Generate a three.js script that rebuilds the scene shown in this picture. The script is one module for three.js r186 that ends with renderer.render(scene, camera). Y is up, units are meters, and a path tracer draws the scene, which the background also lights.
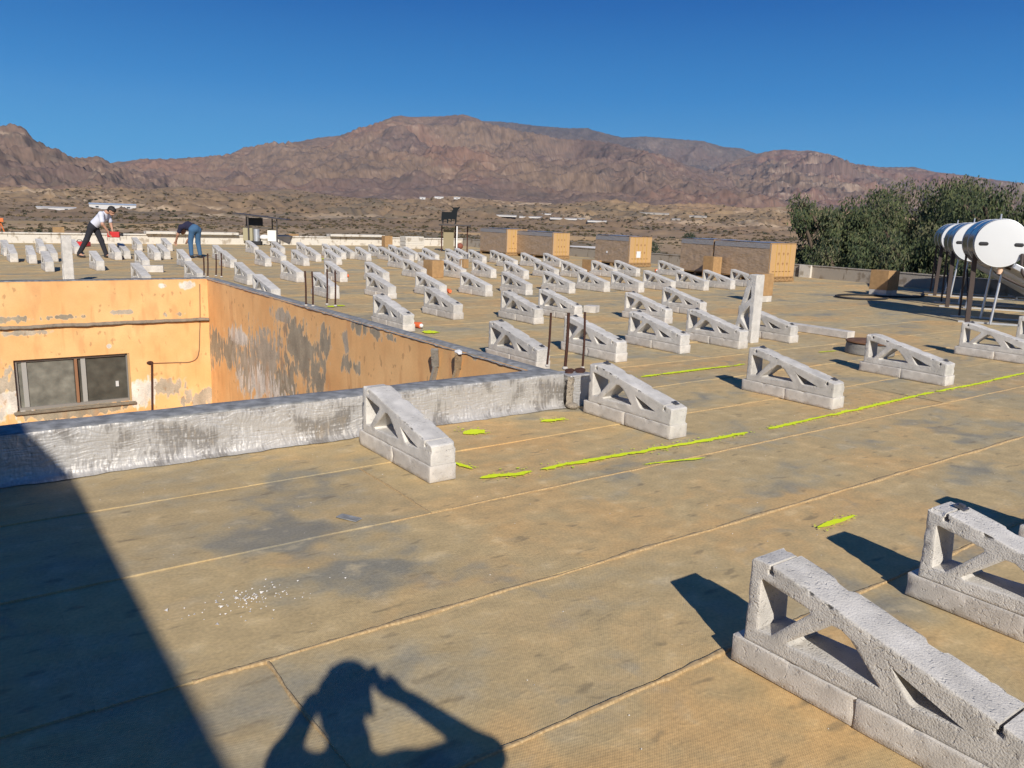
import * as THREE from 'three';
import { mergeGeometries, mergeVertices, toCreasedNormals } from 'three/addons/utils/BufferGeometryUtils.js';
import { RoundedBoxGeometry } from 'three/addons/geometries/RoundedBoxGeometry.js';
import { TessellateModifier } from 'three/addons/modifiers/TessellateModifier.js';
import { MarchingCubes } from 'three/addons/objects/MarchingCubes.js';

// ------------------------------------------------------------------ camera, sky, sun, exposure
// World frame: x runs along the membrane seams, z along the concrete wedges (low end at +z), y = 0 is the roof.
const RAD = Math.PI / 180, EYE = 1.6, PITCH = 11.8 * RAD, ROLL = 1.95 * RAD, HEAD = 36.15 * RAD, F = 800;
const scene = new THREE.Scene();
const camera = new THREE.PerspectiveCamera(2 * Math.atan(384 / F) / RAD, 4 / 3, 0.05, 30000);
camera.position.set(0, EYE, 0);
camera.rotation.order = 'YXZ';
camera.rotation.set(-PITCH, -HEAD, ROLL);
camera.updateMatrixWorld();

const SUN_EL = 31.2 * RAD, SUN_AZ = -24.5 * RAD;
const sunDir = new THREE.Vector3(Math.sin(SUN_AZ) * Math.cos(SUN_EL), Math.sin(SUN_EL), Math.cos(SUN_AZ) * Math.cos(SUN_EL));
const sun = new THREE.DirectionalLight(new THREE.Color(1.0, 0.945, 0.87), 4.6);
sun.position.copy(sunDir).multiplyScalar(60).add(new THREE.Vector3(10, 0, -14));
sun.target.position.set(10, 0, -14);
sun.castShadow = true;
sun.shadow.mapSize.set(4096, 4096);
Object.assign(sun.shadow.camera, { left: -36, right: 36, top: 36, bottom: -36, near: 1, far: 160 });
sun.shadow.bias = -0.0005;
scene.add(sun, sun.target);

function makeSky() {                                  // clear dry winter air: deep blue overhead, paler at the horizon
  const W = 512, Hh = 256, d = new Float32Array(W * Hh * 4);
  const stops = [[0, .135, .420, .720], [4, .075, .345, .670], [8, .032, .240, .590], [14, .008, .125, .430], [24, .006, .085, .330], [45, .005, .058, .240], [90, .005, .042, .180]];
  for (let j = 0; j < Hh; j++) {
    const el = Math.max(0, ((j + .5) / Hh - .5) * 180);
    let k = 0; while (k < stops.length - 2 && el > stops[k + 1][0]) k++;
    const a = stops[k], b = stops[k + 1], t = Math.min(1, (el - a[0]) / (b[0] - a[0]));
    for (let i = 0; i < W; i++) {
      const o = (j * W + i) * 4;
      for (let c = 0; c < 3; c++) d[o + c] = (a[c + 1] + (b[c + 1] - a[c + 1]) * t) * .88;
      d[o + 3] = 1;
    }
  }
  const t = new THREE.DataTexture(d, W, Hh, THREE.RGBAFormat, THREE.FloatType);
  t.mapping = THREE.EquirectangularReflectionMapping; t.magFilter = t.minFilter = THREE.LinearFilter; t.needsUpdate = true;
  return t;
}
scene.background = makeSky();
scene.environment = scene.background;

const renderer = new THREE.WebGLRenderer({ antialias: true });
renderer.toneMapping = THREE.LinearToneMapping;
renderer.toneMappingExposure = 1.12;
renderer.shadowMap.enabled = true;

// ------------------------------------------------------------------ helpers
let seed = 12345;
const rnd = () => { seed = (seed * 1664525 + 1013904223) >>> 0; return seed / 4294967296; };
const rr = (a, b) => a + (b - a) * rnd();
const V = (x, y, z) => new THREE.Vector3(x, y, z);
const clamp = (x, a = 0, b = 1) => Math.min(b, Math.max(a, x));
const lerp = (a, b, t) => a + (b - a) * t;
const sstep = (a, b, x) => { const t = clamp((x - a) / (b - a)); return t * t * (3 - 2 * t); };

// pixel -> direction -> a point on the roof, on a wall plane or at a distance
const right = V(1, 0, 0).applyQuaternion(camera.quaternion), upv = V(0, 1, 0).applyQuaternion(camera.quaternion), fwd = V(0, 0, -1).applyQuaternion(camera.quaternion);
const ray = (px, py) => fwd.clone().addScaledVector(right, (px - 512) / F).addScaledVector(upv, -(py - 384) / F);
const at = (px, py, y = 0) => { const d = ray(px, py); return V(0, EYE, 0).addScaledVector(d, (y - EYE) / d.y); };
const onX = (px, py, X) => { const d = ray(px, py); return V(0, EYE, 0).addScaledVector(d, X / d.x); };
const onZ = (px, py, Z) => { const d = ray(px, py); return V(0, EYE, 0).addScaledVector(d, Z / d.z); };
const atD = (px, py, D) => { const d = ray(px, py); return V(0, EYE, 0).addScaledVector(d, D / Math.hypot(d.x, d.z)); };
const FW = V(Math.sin(HEAD), 0, -Math.cos(HEAD)), RT = V(Math.cos(HEAD), 0, Math.sin(HEAD));

// gradient noise, optionally periodic
const PERM = new Uint8Array(512); { const p = [...Array(256).keys()]; for (let i = 255; i > 0; i--) { const j = Math.floor(rnd() * (i + 1)); [p[i], p[j]] = [p[j], p[i]]; } for (let i = 0; i < 512; i++) PERM[i] = p[i & 255]; }
const GX = [], GY = []; for (let i = 0; i < 256; i++) { const a = i / 256 * Math.PI * 2 * 7; GX.push(Math.cos(a)); GY.push(Math.sin(a)); }
function noise(x, y, px = 256, py = 256) {
  const xf = Math.floor(x), yf = Math.floor(y), fx = x - xf, fy = y - yf;
  const m = (a, n) => ((a % n) + n) % n;
  const x0 = m(xf, px) & 255, x1 = m(xf + 1, px) & 255, y0 = m(yf, py) & 255, y1 = m(yf + 1, py) & 255;
  const u = fx * fx * fx * (fx * (fx * 6 - 15) + 10), v = fy * fy * fy * (fy * (fy * 6 - 15) + 10);
  const g = (a, b, dx, dy) => { const h = PERM[PERM[a] + b]; return GX[h] * dx + GY[h] * dy; };
  const n0 = lerp(g(x0, y0, fx, fy), g(x1, y0, fx - 1, fy), u), n1 = lerp(g(x0, y1, fx, fy - 1), g(x1, y1, fx - 1, fy - 1), u);
  return lerp(n0, n1, v) * 1.45;
}
function fbm(x, y, oct, px = 256, py = 256) { let s = 0, a = .5, f = 1; for (let o = 0; o < oct; o++) { s += a * noise(x * f, y * f, px * f, py * f); a *= .5; f *= 2; } return s; }
function ridged(x, y, oct) { let s = 0, a = .5, f = 1, w = 1; for (let o = 0; o < oct; o++) { let n = 1 - Math.abs(noise(x * f + o * 17.3, y * f + o * 9.1)); n *= n; s += n * a * w; w = clamp(n * 1.6); a *= .5; f *= 2.03; } return s; }

function tex(w, h, fn, srgb = true, rep) {            // fn(u, v) -> [r, g, b] 0..255 or one number
  const d = new Uint8Array(w * h * 4);
  for (let j = 0; j < h; j++) for (let i = 0; i < w; i++) {
    const c = fn((i + .5) / w, (j + .5) / h), o = (j * w + i) * 4;
    if (typeof c === 'number') d[o] = d[o + 1] = d[o + 2] = clamp(c, 0, 255); else { d[o] = clamp(c[0], 0, 255); d[o + 1] = clamp(c[1], 0, 255); d[o + 2] = clamp(c[2], 0, 255); }
    d[o + 3] = 255;
  }
  const t = new THREE.DataTexture(d, w, h);
  t.wrapS = t.wrapT = THREE.RepeatWrapping; t.magFilter = THREE.LinearFilter; t.minFilter = THREE.LinearMipmapLinearFilter; t.generateMipmaps = true;
  if (srgb) t.colorSpace = THREE.SRGBColorSpace;
  if (rep) t.repeat.set(rep[0], rep[1]);
  t.needsUpdate = true;
  return t;
}
const mixc = (a, b, t) => [a[0] + (b[0] - a[0]) * t, a[1] + (b[1] - a[1]) * t, a[2] + (b[2] - a[2]) * t];
const lin = (r, g, b) => new THREE.Color().setRGB(r, g, b);
const mat = (color, roughness = .9, more = {}) => new THREE.MeshStandardMaterial({ color, roughness, ...more });

const used = new Map();
const numbered = (n) => { const k = used.get(n) ?? 0; used.set(n, k + 1); return k ? n + '_' + String(k).padStart(3, '0') : n; };
function shadows(o) { o.traverse((m) => { if (m.isMesh) { m.castShadow = true; m.receiveShadow = true; } }); return o; }
function mesh(name, geo, material, parent) { const m = new THREE.Mesh(geo, material); m.name = name; m.castShadow = m.receiveShadow = true; if (parent) parent.add(m); return m; }
function tag(o, label, category, group) { o.userData.label = label; o.userData.category = category; if (group) o.userData.group = group; return o; }
function thing(name, label, category, pos = V(0, 0, 0), turn = 0, group) {
  const o = new THREE.Group(); o.name = numbered(name); o.position.copy(pos); o.rotation.y = turn; scene.add(o); return tag(o, label, category, group);
}
function copyOf(src, label, group, pos, turn) {
  const o = src.clone(); o.name = numbered(src.name.replace(/_\d{3}$/, '')); o.userData = { ...src.userData }; scene.add(o);
  if (pos) o.position.copy(pos); if (turn !== undefined) o.rotation.y = turn;
  return tag(o, label, src.userData.category, group ?? src.userData.group);
}
function structure(o, name, label) { o.name = numbered(name); o.userData.kind = 'structure'; if (label) o.userData.label = label; scene.add(o); return shadows(o); }
const boxGeo = (w, h, d, x = 0, y = 0, z = 0) => new THREE.BoxGeometry(w, h, d).translate(x, y, z);
const rbox = (w, h, d, r, x = 0, y = 0, z = 0, s = 2) => metricUV(new RoundedBoxGeometry(w, h, d, s, r).translate(x, y, z));
const merged = (list) => mergeGeometries(list.map((g) => { const n = g.index ? g.toNonIndexed() : g.clone(); for (const k of Object.keys(n.attributes)) if (!['position', 'normal', 'uv'].includes(k)) n.deleteAttribute(k); if (!n.attributes.uv) n.setAttribute('uv', new THREE.BufferAttribute(new Float32Array(n.attributes.position.count * 2), 2)); return n; }));
function metricUV(geo, s = 1, ou = 0, ov = 0) {       // box-projected uv in metres
  const g = geo.index ? geo.toNonIndexed() : geo; const p = g.attributes.position, uv = new Float32Array(p.count * 2);
  const a = V(), b = V(), c = V();
  for (let i = 0; i < p.count; i += 3) {
    a.fromBufferAttribute(p, i); b.fromBufferAttribute(p, i + 1); c.fromBufferAttribute(p, i + 2);
    const n = b.clone().sub(a).cross(c.clone().sub(a)), ax = Math.abs(n.x), ay = Math.abs(n.y), az = Math.abs(n.z);
    [a, b, c].forEach((q, k) => { const o = (i + k) * 2; if (ay >= ax && ay >= az) { uv[o] = q.x; uv[o + 1] = q.z; } else if (ax >= az) { uv[o] = q.z; uv[o + 1] = q.y; } else { uv[o] = q.x; uv[o + 1] = q.y; } uv[o] = uv[o] * s + ou; uv[o + 1] = uv[o + 1] * s + ov; });
  }
  g.setAttribute('uv', new THREE.BufferAttribute(uv, 2)); return g;
}
function bar(a, b, r, seg = 8, r2 = r) {              // round bar between two points
  const d = b.clone().sub(a), g = new THREE.CylinderGeometry(r2, r, d.length(), seg, 1);
  g.applyQuaternion(new THREE.Quaternion().setFromUnitVectors(V(0, 1, 0), d.clone().normalize())); g.translate((a.x + b.x) / 2, (a.y + b.y) / 2, (a.z + b.z) / 2); return g;
}
function tube(pts, r, seg = 40, rad = 7, closed = false) { return new THREE.TubeGeometry(new THREE.CatmullRomCurve3(pts, closed), seg, r, rad, closed); }
function beam(a, b, w, h, roll = 0) {                 // rectangular bar between two points
  const d = b.clone().sub(a), L = d.length(), m = new THREE.Matrix4().lookAt(V(0, 0, 0), d, V(0, 1, 0));
  const g = new THREE.BoxGeometry(w, h, L); if (roll) g.rotateZ(roll); g.applyMatrix4(m); g.translate((a.x + b.x) / 2, (a.y + b.y) / 2, (a.z + b.z) / 2); return g;
}
function grid(nu, nv, fn, uvfn) {                     // parametric sheet
  const P = [], U = [], I = [];
  for (let j = 0; j <= nv; j++) for (let i = 0; i <= nu; i++) { const p = fn(i / nu, j / nv); P.push(p[0], p[1], p[2]); const q = uvfn ? uvfn(i / nu, j / nv, p) : [i / nu, j / nv]; U.push(q[0], q[1]); }
  for (let j = 0; j < nv; j++) for (let i = 0; i < nu; i++) { const a = j * (nu + 1) + i, b = a + 1, c = a + nu + 1, d = c + 1; I.push(a, c, b, b, c, d); }
  const g = new THREE.BufferGeometry(); g.setAttribute('position', new THREE.Float32BufferAttribute(P, 3)); g.setAttribute('uv', new THREE.Float32BufferAttribute(U, 2)); g.setIndex(I); g.computeVertexNormals(); return g;
}

// ------------------------------------------------------------------ materials
// dusty mineral roofing felt: tan dust over grey-green felt, 12 m tile
const RW = 12;
const roofMap = tex(2048, 2048, (u, v) => {
  const x = u * 12, y = v * 24;                                             // cells: stains drawn out along the sheets
  const wx = fbm(u * 24 + 3, v * 24, 3, 24, 24) * .35, wy = fbm(u * 24, v * 24 + 7, 3, 24, 24) * .5;
  const a = fbm(x * .5 + wx, y * .5 + wy, 5, 6, 12), b = fbm(x + wy * 2 + 30, y + wx * 2, 5, 12, 24), c = fbm(u * 96, v * 96, 4, 96, 96), e = noise(u * 900, v * 900, 900, 900);
  const f = fbm(u * 36 + wx, v * 120 + wy, 3, 36, 120);
  const ax = fbm(u * 12 + wx * 2, v * 12 + wy * 2, 5, 12, 12);
  let col = [190, 168, 124];
  col = mixc(col, [207, 168, 112], sstep(-.10, .42, a * .8 + ax * .5 + c * .2) * .72);          // ochre dust drifts
  col = mixc(col, [166, 156, 130], sstep(-.04, .46, -a * .6 + b * .6 + c * .2));               // felt showing through the dust
  col = mixc(col, [112, 113, 110], sstep(.10, .62, b * .7 + ax * .55 - a * .3 + c * .35 + f * .2) * .5);   // bitumen wear
  col = mixc(col, [205, 184, 142], sstep(.16, .55, c * .8 + f * .5) * .5);                     // pale dust
  col = mixc(col, [118, 106, 84], sstep(.28, .5, fbm(u * 60 + 9, v * 160, 3, 60, 160)) * .45);
  const g = 1 + c * .10 + e * .07 + f * .06;
  return [col[0] * g, col[1] * g, col[2] * g];
}, true, [1 / RW, 1 / RW]);
const feltBump = tex(1024, 1024, (u, v) => {                                // embossed diamond grain with creases, 0.8 m tile
  const k = 80, p = (u + v) * k % 1, q = ((u - v) * k + 400) % 1;
  const d = Math.min(Math.min(p, 1 - p), Math.min(q, 1 - q));
  const w = fbm(u * 8, v * 8, 4, 8, 8), cr = 1 - Math.abs(fbm(u * 5 + w * .4, v * 7 + 11, 3, 5, 7)) * 6;
  return 105 + sstep(0, .22, d) * 46 + w * 60 + Math.max(0, cr) * 34 + noise(u * 300, v * 300, 300, 300) * 14;
}, false, [1 / .8, 1 / .8]);
const feltMats = [[1, 1, 1], [.94, .95, .97], [1.05, 1.02, .97], [.98, .95, .92]].map((c) => mat(lin(...c), .93, { map: roofMap, bumpMap: feltBump, bumpScale: .0042 }));

const concMap = tex(1024, 1024, (u, v) => {                                 // vibrated concrete, 0.8 m tile
  const a = fbm(u * 8, v * 8, 5, 8, 8), s = noise(u * 210, v * 210, 210, 210), s2 = noise(u * 420 + 5, v * 420, 420, 420), p = fbm(u * 40, v * 40, 3, 40, 40);
  const big = fbm(u * 3, v * 3, 4, 3, 3); const g = 207 + a * 26 + big * 22 + s * 11 + s2 * 13 - sstep(.32, .44, p) * 26;
  return [g * 1.0, g * .985, g * .955];
}, true, [1 / .8, 1 / .8]);
const concBump = tex(1024, 1024, (u, v) => 150 + fbm(u * 120, v * 120, 3, 120, 120) * 80 + fbm(u * 14, v * 14, 3, 14, 14) * 60 - sstep(.24, .44, fbm(u * 36 + 3, v * 36, 4, 36, 36) + fbm(u * 4 + 1, v * 4, 3, 4, 4) * .35) * 120, false, [1 / .8, 1 / .8]);
const concA = mat(lin(.955, .935, .905), .95, { map: concMap, bumpMap: concBump, bumpScale: .005 });
const concA2 = mat(lin(.87, .85, .82), .95, { map: concMap, bumpMap: concBump, bumpScale: .005 });
const concA3 = mat(lin(.94, .92, .89), .95, { map: concMap.clone(), bumpMap: concBump, bumpScale: .006 }); concA3.map.offset.set(.37, .61); concA3.map.needsUpdate = true;
const concB = mat(lin(.935, .895, .845), .95, { map: concMap, bumpMap: concBump, bumpScale: .003 });
const concB2 = mat(lin(.84, .80, .755), .95, { map: concMap, bumpMap: concBump, bumpScale: .003 });
const steelClip = mat(lin(.20, .20, .21), .5, { metalness: .8 });
const rust = mat(lin(.10, .045, .03), .9, { map: tex(128, 128, (u, v) => { const n = fbm(u * 10, v * 10, 3, 10, 10); return [205 + n * 90, 190 + n * 110, 180 + n * 120]; }) });
const silverMap = tex(1024, 512, (u, v) => {                                // aluminium paint over felt, 3 m x 1.5 m tile
  const n = fbm(u * 12, v * 6, 5, 12, 6), d = fbm(u * 150, v * 8, 3, 150, 8), hz = fbm(u * 14 + 3, v * 90, 3, 14, 90), s = fbm(u * 70 + 4, v * 40, 3, 70, 40);
  let c = [206, 203, 198]; c = mixc(c, [158, 154, 149], sstep(-.02, .32, n + d * .5)); c = mixc(c, [240, 239, 236], sstep(.12, .42, d * .7 + hz * .6 - n * .2) * .8); c = mixc(c, [186, 170, 148], sstep(.30, .5, n - d * .3) * .5); c = mixc(c, [150, 140, 128], sstep(.36, .5, s) * .5);
  return c;
}, true, [1 / 3, 1 / 1.5]);
const silverBump = tex(1024, 512, (u, v) => { const w = fbm(u * 8, v * 8, 3, 8, 8); return 118 + (1 - Math.abs(fbm(u * 60 + w, v * 10, 3, 60, 10)) * 4) * 42 + (1 - Math.abs(fbm(u * 12, v * 56 + w * 3, 3, 12, 56)) * 4) * 40 + fbm(u * 120, v * 60, 3, 120, 60) * 40; }, false, [1 / 3, 1 / 1.5]);
const silver = mat(lin(.84, .825, .80), .5, { metalness: .35, map: silverMap, bumpMap: silverBump, bumpScale: .0075 });
const darkCap = mat(lin(.43, .43, .425), .85, { map: tex(512, 512, (u, v) => { const n = fbm(u * 12, v * 12, 5, 12, 12); const g = 205 + n * 80; return [g, g, g * .99]; }, true, [1, 1]), bumpMap: feltBump, bumpScale: .004 });
const cardTex = tex(256, 256, (u, v) => { const n = fbm(u * 6, v * 6, 4, 6, 6), l = noise(u * 3, v * 120, 3, 120); return [228 + n * 30 + l * 7, 224 + n * 30 + l * 7, 214 + n * 30 + l * 7]; }, true, [1.5, 1.5]);
const cardboard = mat(lin(.50, .315, .155), .9, { map: cardTex });
const filmBrown = new THREE.MeshPhysicalMaterial({ color: lin(.46, .34, .245), roughness: .38, map: cardTex, clearcoat: .25, clearcoatRoughness: .35, bumpMap: tex(512, 512, (u, v) => 128 + (1 - Math.abs(fbm(u * 5, v * 14, 4, 5, 14)) * 3) * 90, false, [.7, .7]), bumpScale: .012 });
const filmTop = new THREE.MeshPhysicalMaterial({ color: lin(.30, .29, .29), roughness: .35, clearcoat: .4, clearcoatRoughness: .3, bumpMap: filmBrown.bumpMap, bumpScale: .015 });
const wood = mat(lin(.46, .30, .15), .9, { map: tex(128, 256, (u, v) => { const n = fbm(u * 24, v * 2, 3, 24, 2); const g = 215 + n * 80; return [g, g * .97, g * .92]; }) });
const neon = mat(lin(.76, .88, .012), .85);
const white = mat(lin(.78, .77, .74), .8);
const steelDark = mat(lin(.075, .065, .06), .6, { metalness: .3 });
const galv = mat(lin(.62, .63, .64), .4, { metalness: .7 });
const black = mat(lin(.02, .02, .022), .7);

// ------------------------------------------------------------------ the building: roof sheets, light well, kerbs
const WELL = { x0: -5.0, x1: 4.3, z0: -15.9, z1: -5.42, floor: -3.6 };
const ROOF = { x0: -7, x1: 22.9, z0: -36.2, z1: 6.5 };
const roof = structure(new THREE.Group(), 'roof', 'flat roof of dusty tan felt sheets laid in strips');
const seams = [6.5, 5.6, 4.68, 3.74, 2.82, 1.9, .98, .07, -.86, -1.755, -2.615, -3.58, -4.52];
for (let z = -5.42; z > -36; z -= .935) seams.push(z + (seams.length % 3 - 1) * .02);
for (let i = 0; i < seams.length; i++) if (Math.abs(seams[i] + 16.08) < .47) seams[i] = -16.075; seams[12] = -4.5; seams[13] = -5.4; seams[seams.length - 1] = ROOF.z0;
function sheetGeo(x0, x1, z0, z1, dx, k) {            // z0 far edge, z1 near edge (laps over the next sheet)
  const nx = Math.max(2, Math.round((x1 - x0) / dx)), nz = Math.max(2, Math.round((z1 - z0) / dx));
  const yy = (x, z, t) => .001 + t * (dx > .2 ? .002 : .006) + noise(x * .9 + k * 3.1, z * .9) * .0028 + noise(x * 4 + k, z * 6.5) * .0011 - (dx > .3 ? .0 : Math.max(0, .06 - Math.abs(noise(x * 1.3 + k * 7, z * 2.4))) * -.05);
  const g = grid(nx, nz, (u, v) => { const x = lerp(x0, x1, u), z = lerp(z0, z1 + (v === 1 ? noise(x * 1.7 + k, 3.3) * .012 : 0), v); return [x, yy(x, z, v), z]; }, (u, v, p) => [p[0], -p[2]]);
  const lip = grid(nx, 1, (u, v) => { const x = lerp(x0, x1, u), z = z1 + noise(x * 1.7 + k, 3.3) * .012; return [x, v ? -.012 : yy(x, z, 1), z + (v ? .001 : 0)]; }, (u, v, p) => [p[0], -p[2] + v * .01]);
  return mergeGeometries([g, lip]);
}
let sheetNo = 0;
for (let i = 0; i + 1 < seams.length; i++) {
  const z1 = seams[i], z0 = seams[i + 1], mid = (z0 + z1) / 2;
  const inWell = mid < WELL.z1 && mid > -16.08;
  let x = inWell ? WELL.x1 + .17 : ROOF.x0; const near = mid > -8;
  const cuts = [];
  if (i === 8) cuts.push(.86); else if (i === 9) cuts.push(.86, 9.4); else if (i === 10) cuts.push(.30, 8.1); else if (i === 11) cuts.push(2.1, 7.7);
  for (let c = (cuts.length ? cuts[cuts.length - 1] + 7.5 : x + 4 + (i * 3.7 % 5)); c < ROOF.x1 - 3; c += 7 + (i * 1.9 % 2.4)) cuts.push(c);
  cuts.push(ROOF.x1);
  for (const c of cuts) {
    const dx = near && x < 9 ? .06 : mid > -14 ? .25 : .6;
    const m = mesh('membrane_sheet', sheetGeo(x, c, z0 - .02, z1, dx, sheetNo), feltMats[sheetNo * 7 % 4], roof);
    m.position.y = (sheetNo % 2) * .0012; sheetNo++;
    x = c - .001;
  }
}
// dried tan dust packed along the near laps
const dustMat = mat(lin(.58, .425, .235), .98, { map: tex(256, 64, (u, v) => { const n = fbm(u * 40, v * 6, 4, 40, 6); return [225 + n * 60, 220 + n * 70, 210 + n * 80]; }, true, [2, 8]) });
function dustLine(p0, p1, k, wMax = .022, hMax = .006) {
  const L = p0.distanceTo(p1), n = Math.round(L / .025), d = p1.clone().sub(p0).normalize(), s = V(-d.z, 0, d.x);
  const g = grid(n, 5, (u, v) => {
    const a = Math.PI * v, wob = noise(u * L * 1.7 + k, k * 1.3) * .012 + noise(u * L * 9 + k, 1.7) * .003, e = clamp(.45 + noise(u * L * 2.3 + k * 5, 8) * .9 + noise(u * L * 14, k) * .5 + noise(u * L * 45, k) * .3, .02, 1.2);
    const q = p0.clone().addScaledVector(d, u * L).addScaledVector(s, wob - Math.cos(a) * wMax * .5 * (.4 + e));
    return [q.x, .0080 + Math.sin(a) * hMax * e - (v === 0 || v === 1 ? .008 : 0), q.z];
  }, (u, v) => [u * L, v * .03]);
  return mesh('dust_seam', g, dustMat, roof);
}
[[-1.755, .7, 12, 1], [-2.615, .60, 14, 1], [-3.58, 1.85, 13, .6], [-.86, .6, 9, 1], [-4.5, 4.7, 9, .45]].forEach(([z, a, b, w], k) => dustLine(V(a, 0, z + .004), V(b, 0, z + .004), k * 3.7 + 1, .024 * w, .0026 * w));
dustLine(V(.86, 0, -2.6), V(.86, 0, -1.77), 41, .014, .003); dustLine(V(2.1, 0, -4.48), V(2.1, 0, -3.6), 47, .014, .004);
// roof slab and outer walls under the sheets
const plaster = mat(lin(.55, .50, .42), .95);
{
  const slab = []; const add = (x0, x1, z0, z1, y0 = -.3, y1 = -.013) => slab.push(boxGeo(x1 - x0, y1 - y0, z1 - z0, (x0 + x1) / 2, (y0 + y1) / 2, (z0 + z1) / 2));
  add(ROOF.x0, ROOF.x1, WELL.z1, ROOF.z1); add(ROOF.x0, ROOF.x1, ROOF.z0, WELL.z0 - .18); add(WELL.x1 + .18, ROOF.x1, WELL.z0 - .18, WELL.z1); add(ROOF.x0, WELL.x0 - .18, WELL.z0 - .18, WELL.z1);
  mesh('roof_slab', metricUV(merged(slab)), plaster, roof);
}
{
  const b = thing('building', 'plastered building that carries the flat roof', 'building');
  const W = (x0, x1, z0, z1) => mesh('outer_wall', metricUV(boxGeo(x1 - x0, 8.2, z1 - z0, (x0 + x1) / 2, -4.42, (z0 + z1) / 2)), plaster, b);
  W(ROOF.x0 - .05, ROOF.x1 + .25, ROOF.z0 - .3, ROOF.z0 - .05); W(ROOF.x1 + .002, ROOF.x1 + .252, ROOF.z0 - .045, ROOF.z1); W(ROOF.x0 - .3, ROOF.x0 - .055, ROOF.z0 - .3, ROOF.z1); W(ROOF.x0 - .05, ROOF.x1, ROOF.z1 + .01, ROOF.z1 + .26);
}
// stair head house on the left behind the camera: its edge throws the straight shadow across the near sheets
{
  const He = 3.1, Xe = .582 - He * -sunDir.x / sunDir.y, Ze = -1.75;
  const t = thing('stair_house', 'plastered stair head house standing on the roof behind the photographer', 'stair house', V((Xe - 6.5) / 2, 0, (Ze + 5.5) / 2));
  const w = Xe + 6.5, d = 5.5 - Ze;
  const pl = mat(lin(.48, .41, .32), .95, { bumpMap: concBump, bumpScale: .003 });
  mesh('wall', metricUV(boxGeo(w - .02, He - .16, d - .02, 0, (He - .16) / 2 - .002, 0)), pl, t);
  mesh('roof', metricUV(boxGeo(w, .16, d, 0, He - .08, 0)), pl, t);
  mesh('door', rbox(.05, 2.05, .85, .008, w / 2 + .016, 1.03, 1.2), mat(lin(.16, .11, .07), .6), t);
}

// silver-painted parapet along the light well
{
  const t = thing('parapet', 'low silver painted parapet with dark capping along the light well', 'parapet', V(0, 0, -5.19));
  const x0 = -5.2, x1 = 4.34, L = x1 - x0;
  const wob = (x, y) => noise(x * 5, y * 9) * .006 + noise(x * 22, y * 10) * .0032 + noise(x * 1.3, y) * .005;
  const prof = [[.055, .008], [.030, .014], [.014, .032], [.006, .07], [.0, .11], [0, .16], [0, .21], [0, .25], [0, .285], [-.006, .297]];
  const face = grid(420, prof.length - 1, (u, v) => { const k = Math.round(v * (prof.length - 1)), x = x0 + u * L, [pz, py] = prof[k]; const e = k === 0 ? noise(x * 3, 4) * .03 + noise(x * 11, 7) * .012 : 0; return [x, py + (k === 0 ? 0 : noise(x * 2.3, 9) * .004 * (k < 4 ? 1 : .4)), pz + e + wob(x, py)]; }, (u, v, p) => [p[0], p[1]]);
  face.index.array.reverse(); face.computeVertexNormals();
  mesh('painted_face', face, silver, t);
  mesh('core', boxGeo(L - .01, .285, .20, (x0 + x1) / 2, .1425, -.125), plaster, t);
  // capping felt
  const cap = grid(300, 6, (u, v) => { const x = x0 + u * L, q = [[-.004, .291], [-.006, .301], [-.06, .304], [-.12, .305], [-.19, .304], [-.235, .300], [-.237, .285]][Math.round(v * 6)]; return [x, q[1] + noise(x * 3, v * 4) * .004, q[0] + noise(x * 4, v * 3 + 5) * .005]; }, (u, v, p) => [p[0], p[2]]);
  cap.index.array.reverse(); cap.computeVertexNormals();
  mesh('capping', cap, darkCap, t);
  shadows(t);
}
// column stub at the parapet's end, with starter bars
{
  const t = thing('column_stub', 'broken silver painted concrete column stub at parapet end', 'column stub', V(4.50, 0, -5.24));
  const raw = mat(lin(.60, .53, .44), .95, { map: concMap, bumpMap: concBump, bumpScale: .02 });
  mesh('stub', metricUV(rbox(.26, .285, .22, .012, 0, .1425, 0, 3)), silver, t);
  const edge = grid(8, 16, (u, v) => { const y = .005 + v * .27; return [-.165 + u * .075 + noise(v * 5, 2) * .012, y, .105 + Math.sin(u * Math.PI) * (.028 + noise(v * 7, u * 3) * .022)]; }, (u, v, p) => [p[0], p[1]]);
  edge.index.array.reverse(); edge.computeVertexNormals(); mesh('broken_edge', edge, raw, t);
  mesh('mortar_lump', metricUV(new THREE.DodecahedronGeometry(.05, 1).scale(1.1, .6, 1).translate(-.13, .03, .15)), raw, t);
  mesh('top_rubble', metricUV(merged([[-.06, .0], [.05, .02], [.0, -.06], [.1, -.04]].map(([x, z], i) => new THREE.DodecahedronGeometry(.035 + i * .004).scale(1.2, .5, 1).translate(x, .29, z)))), rust, t);
  mesh('down_pipe', bar(V(.165, 0, .075), V(.165, .31, .075), .022, 14), black, t);
}
function rebar(base, top, r, label, group) {
  const t = thing('steel_bar', label, 'steel bar', base, 0, group), d = top.clone().sub(base);
  const pts = [V(0, 0, 0), d.clone().multiplyScalar(.5).add(V(.004, 0, .003)), d];
  mesh('bar', tube(pts, r, 12, 8), rust, t);
  const ribs = []; for (let k = 1; k < 16; k++) ribs.push(new THREE.TorusGeometry(r * 1.02, r * .14, 4, 8).rotateX(Math.PI / 2).translate(d.x * k / 16 + Math.sin(k / 16 * Math.PI) * .004, d.y * k / 16, d.z * k / 16));
  mesh('ribs', merged(ribs), rust, t);
  mesh('mortar_collar', metricUV(new THREE.DodecahedronGeometry(r * 1.9, 1).scale(1, .7, 1).translate(0, .004, 0)), concB2, t);
}
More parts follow.
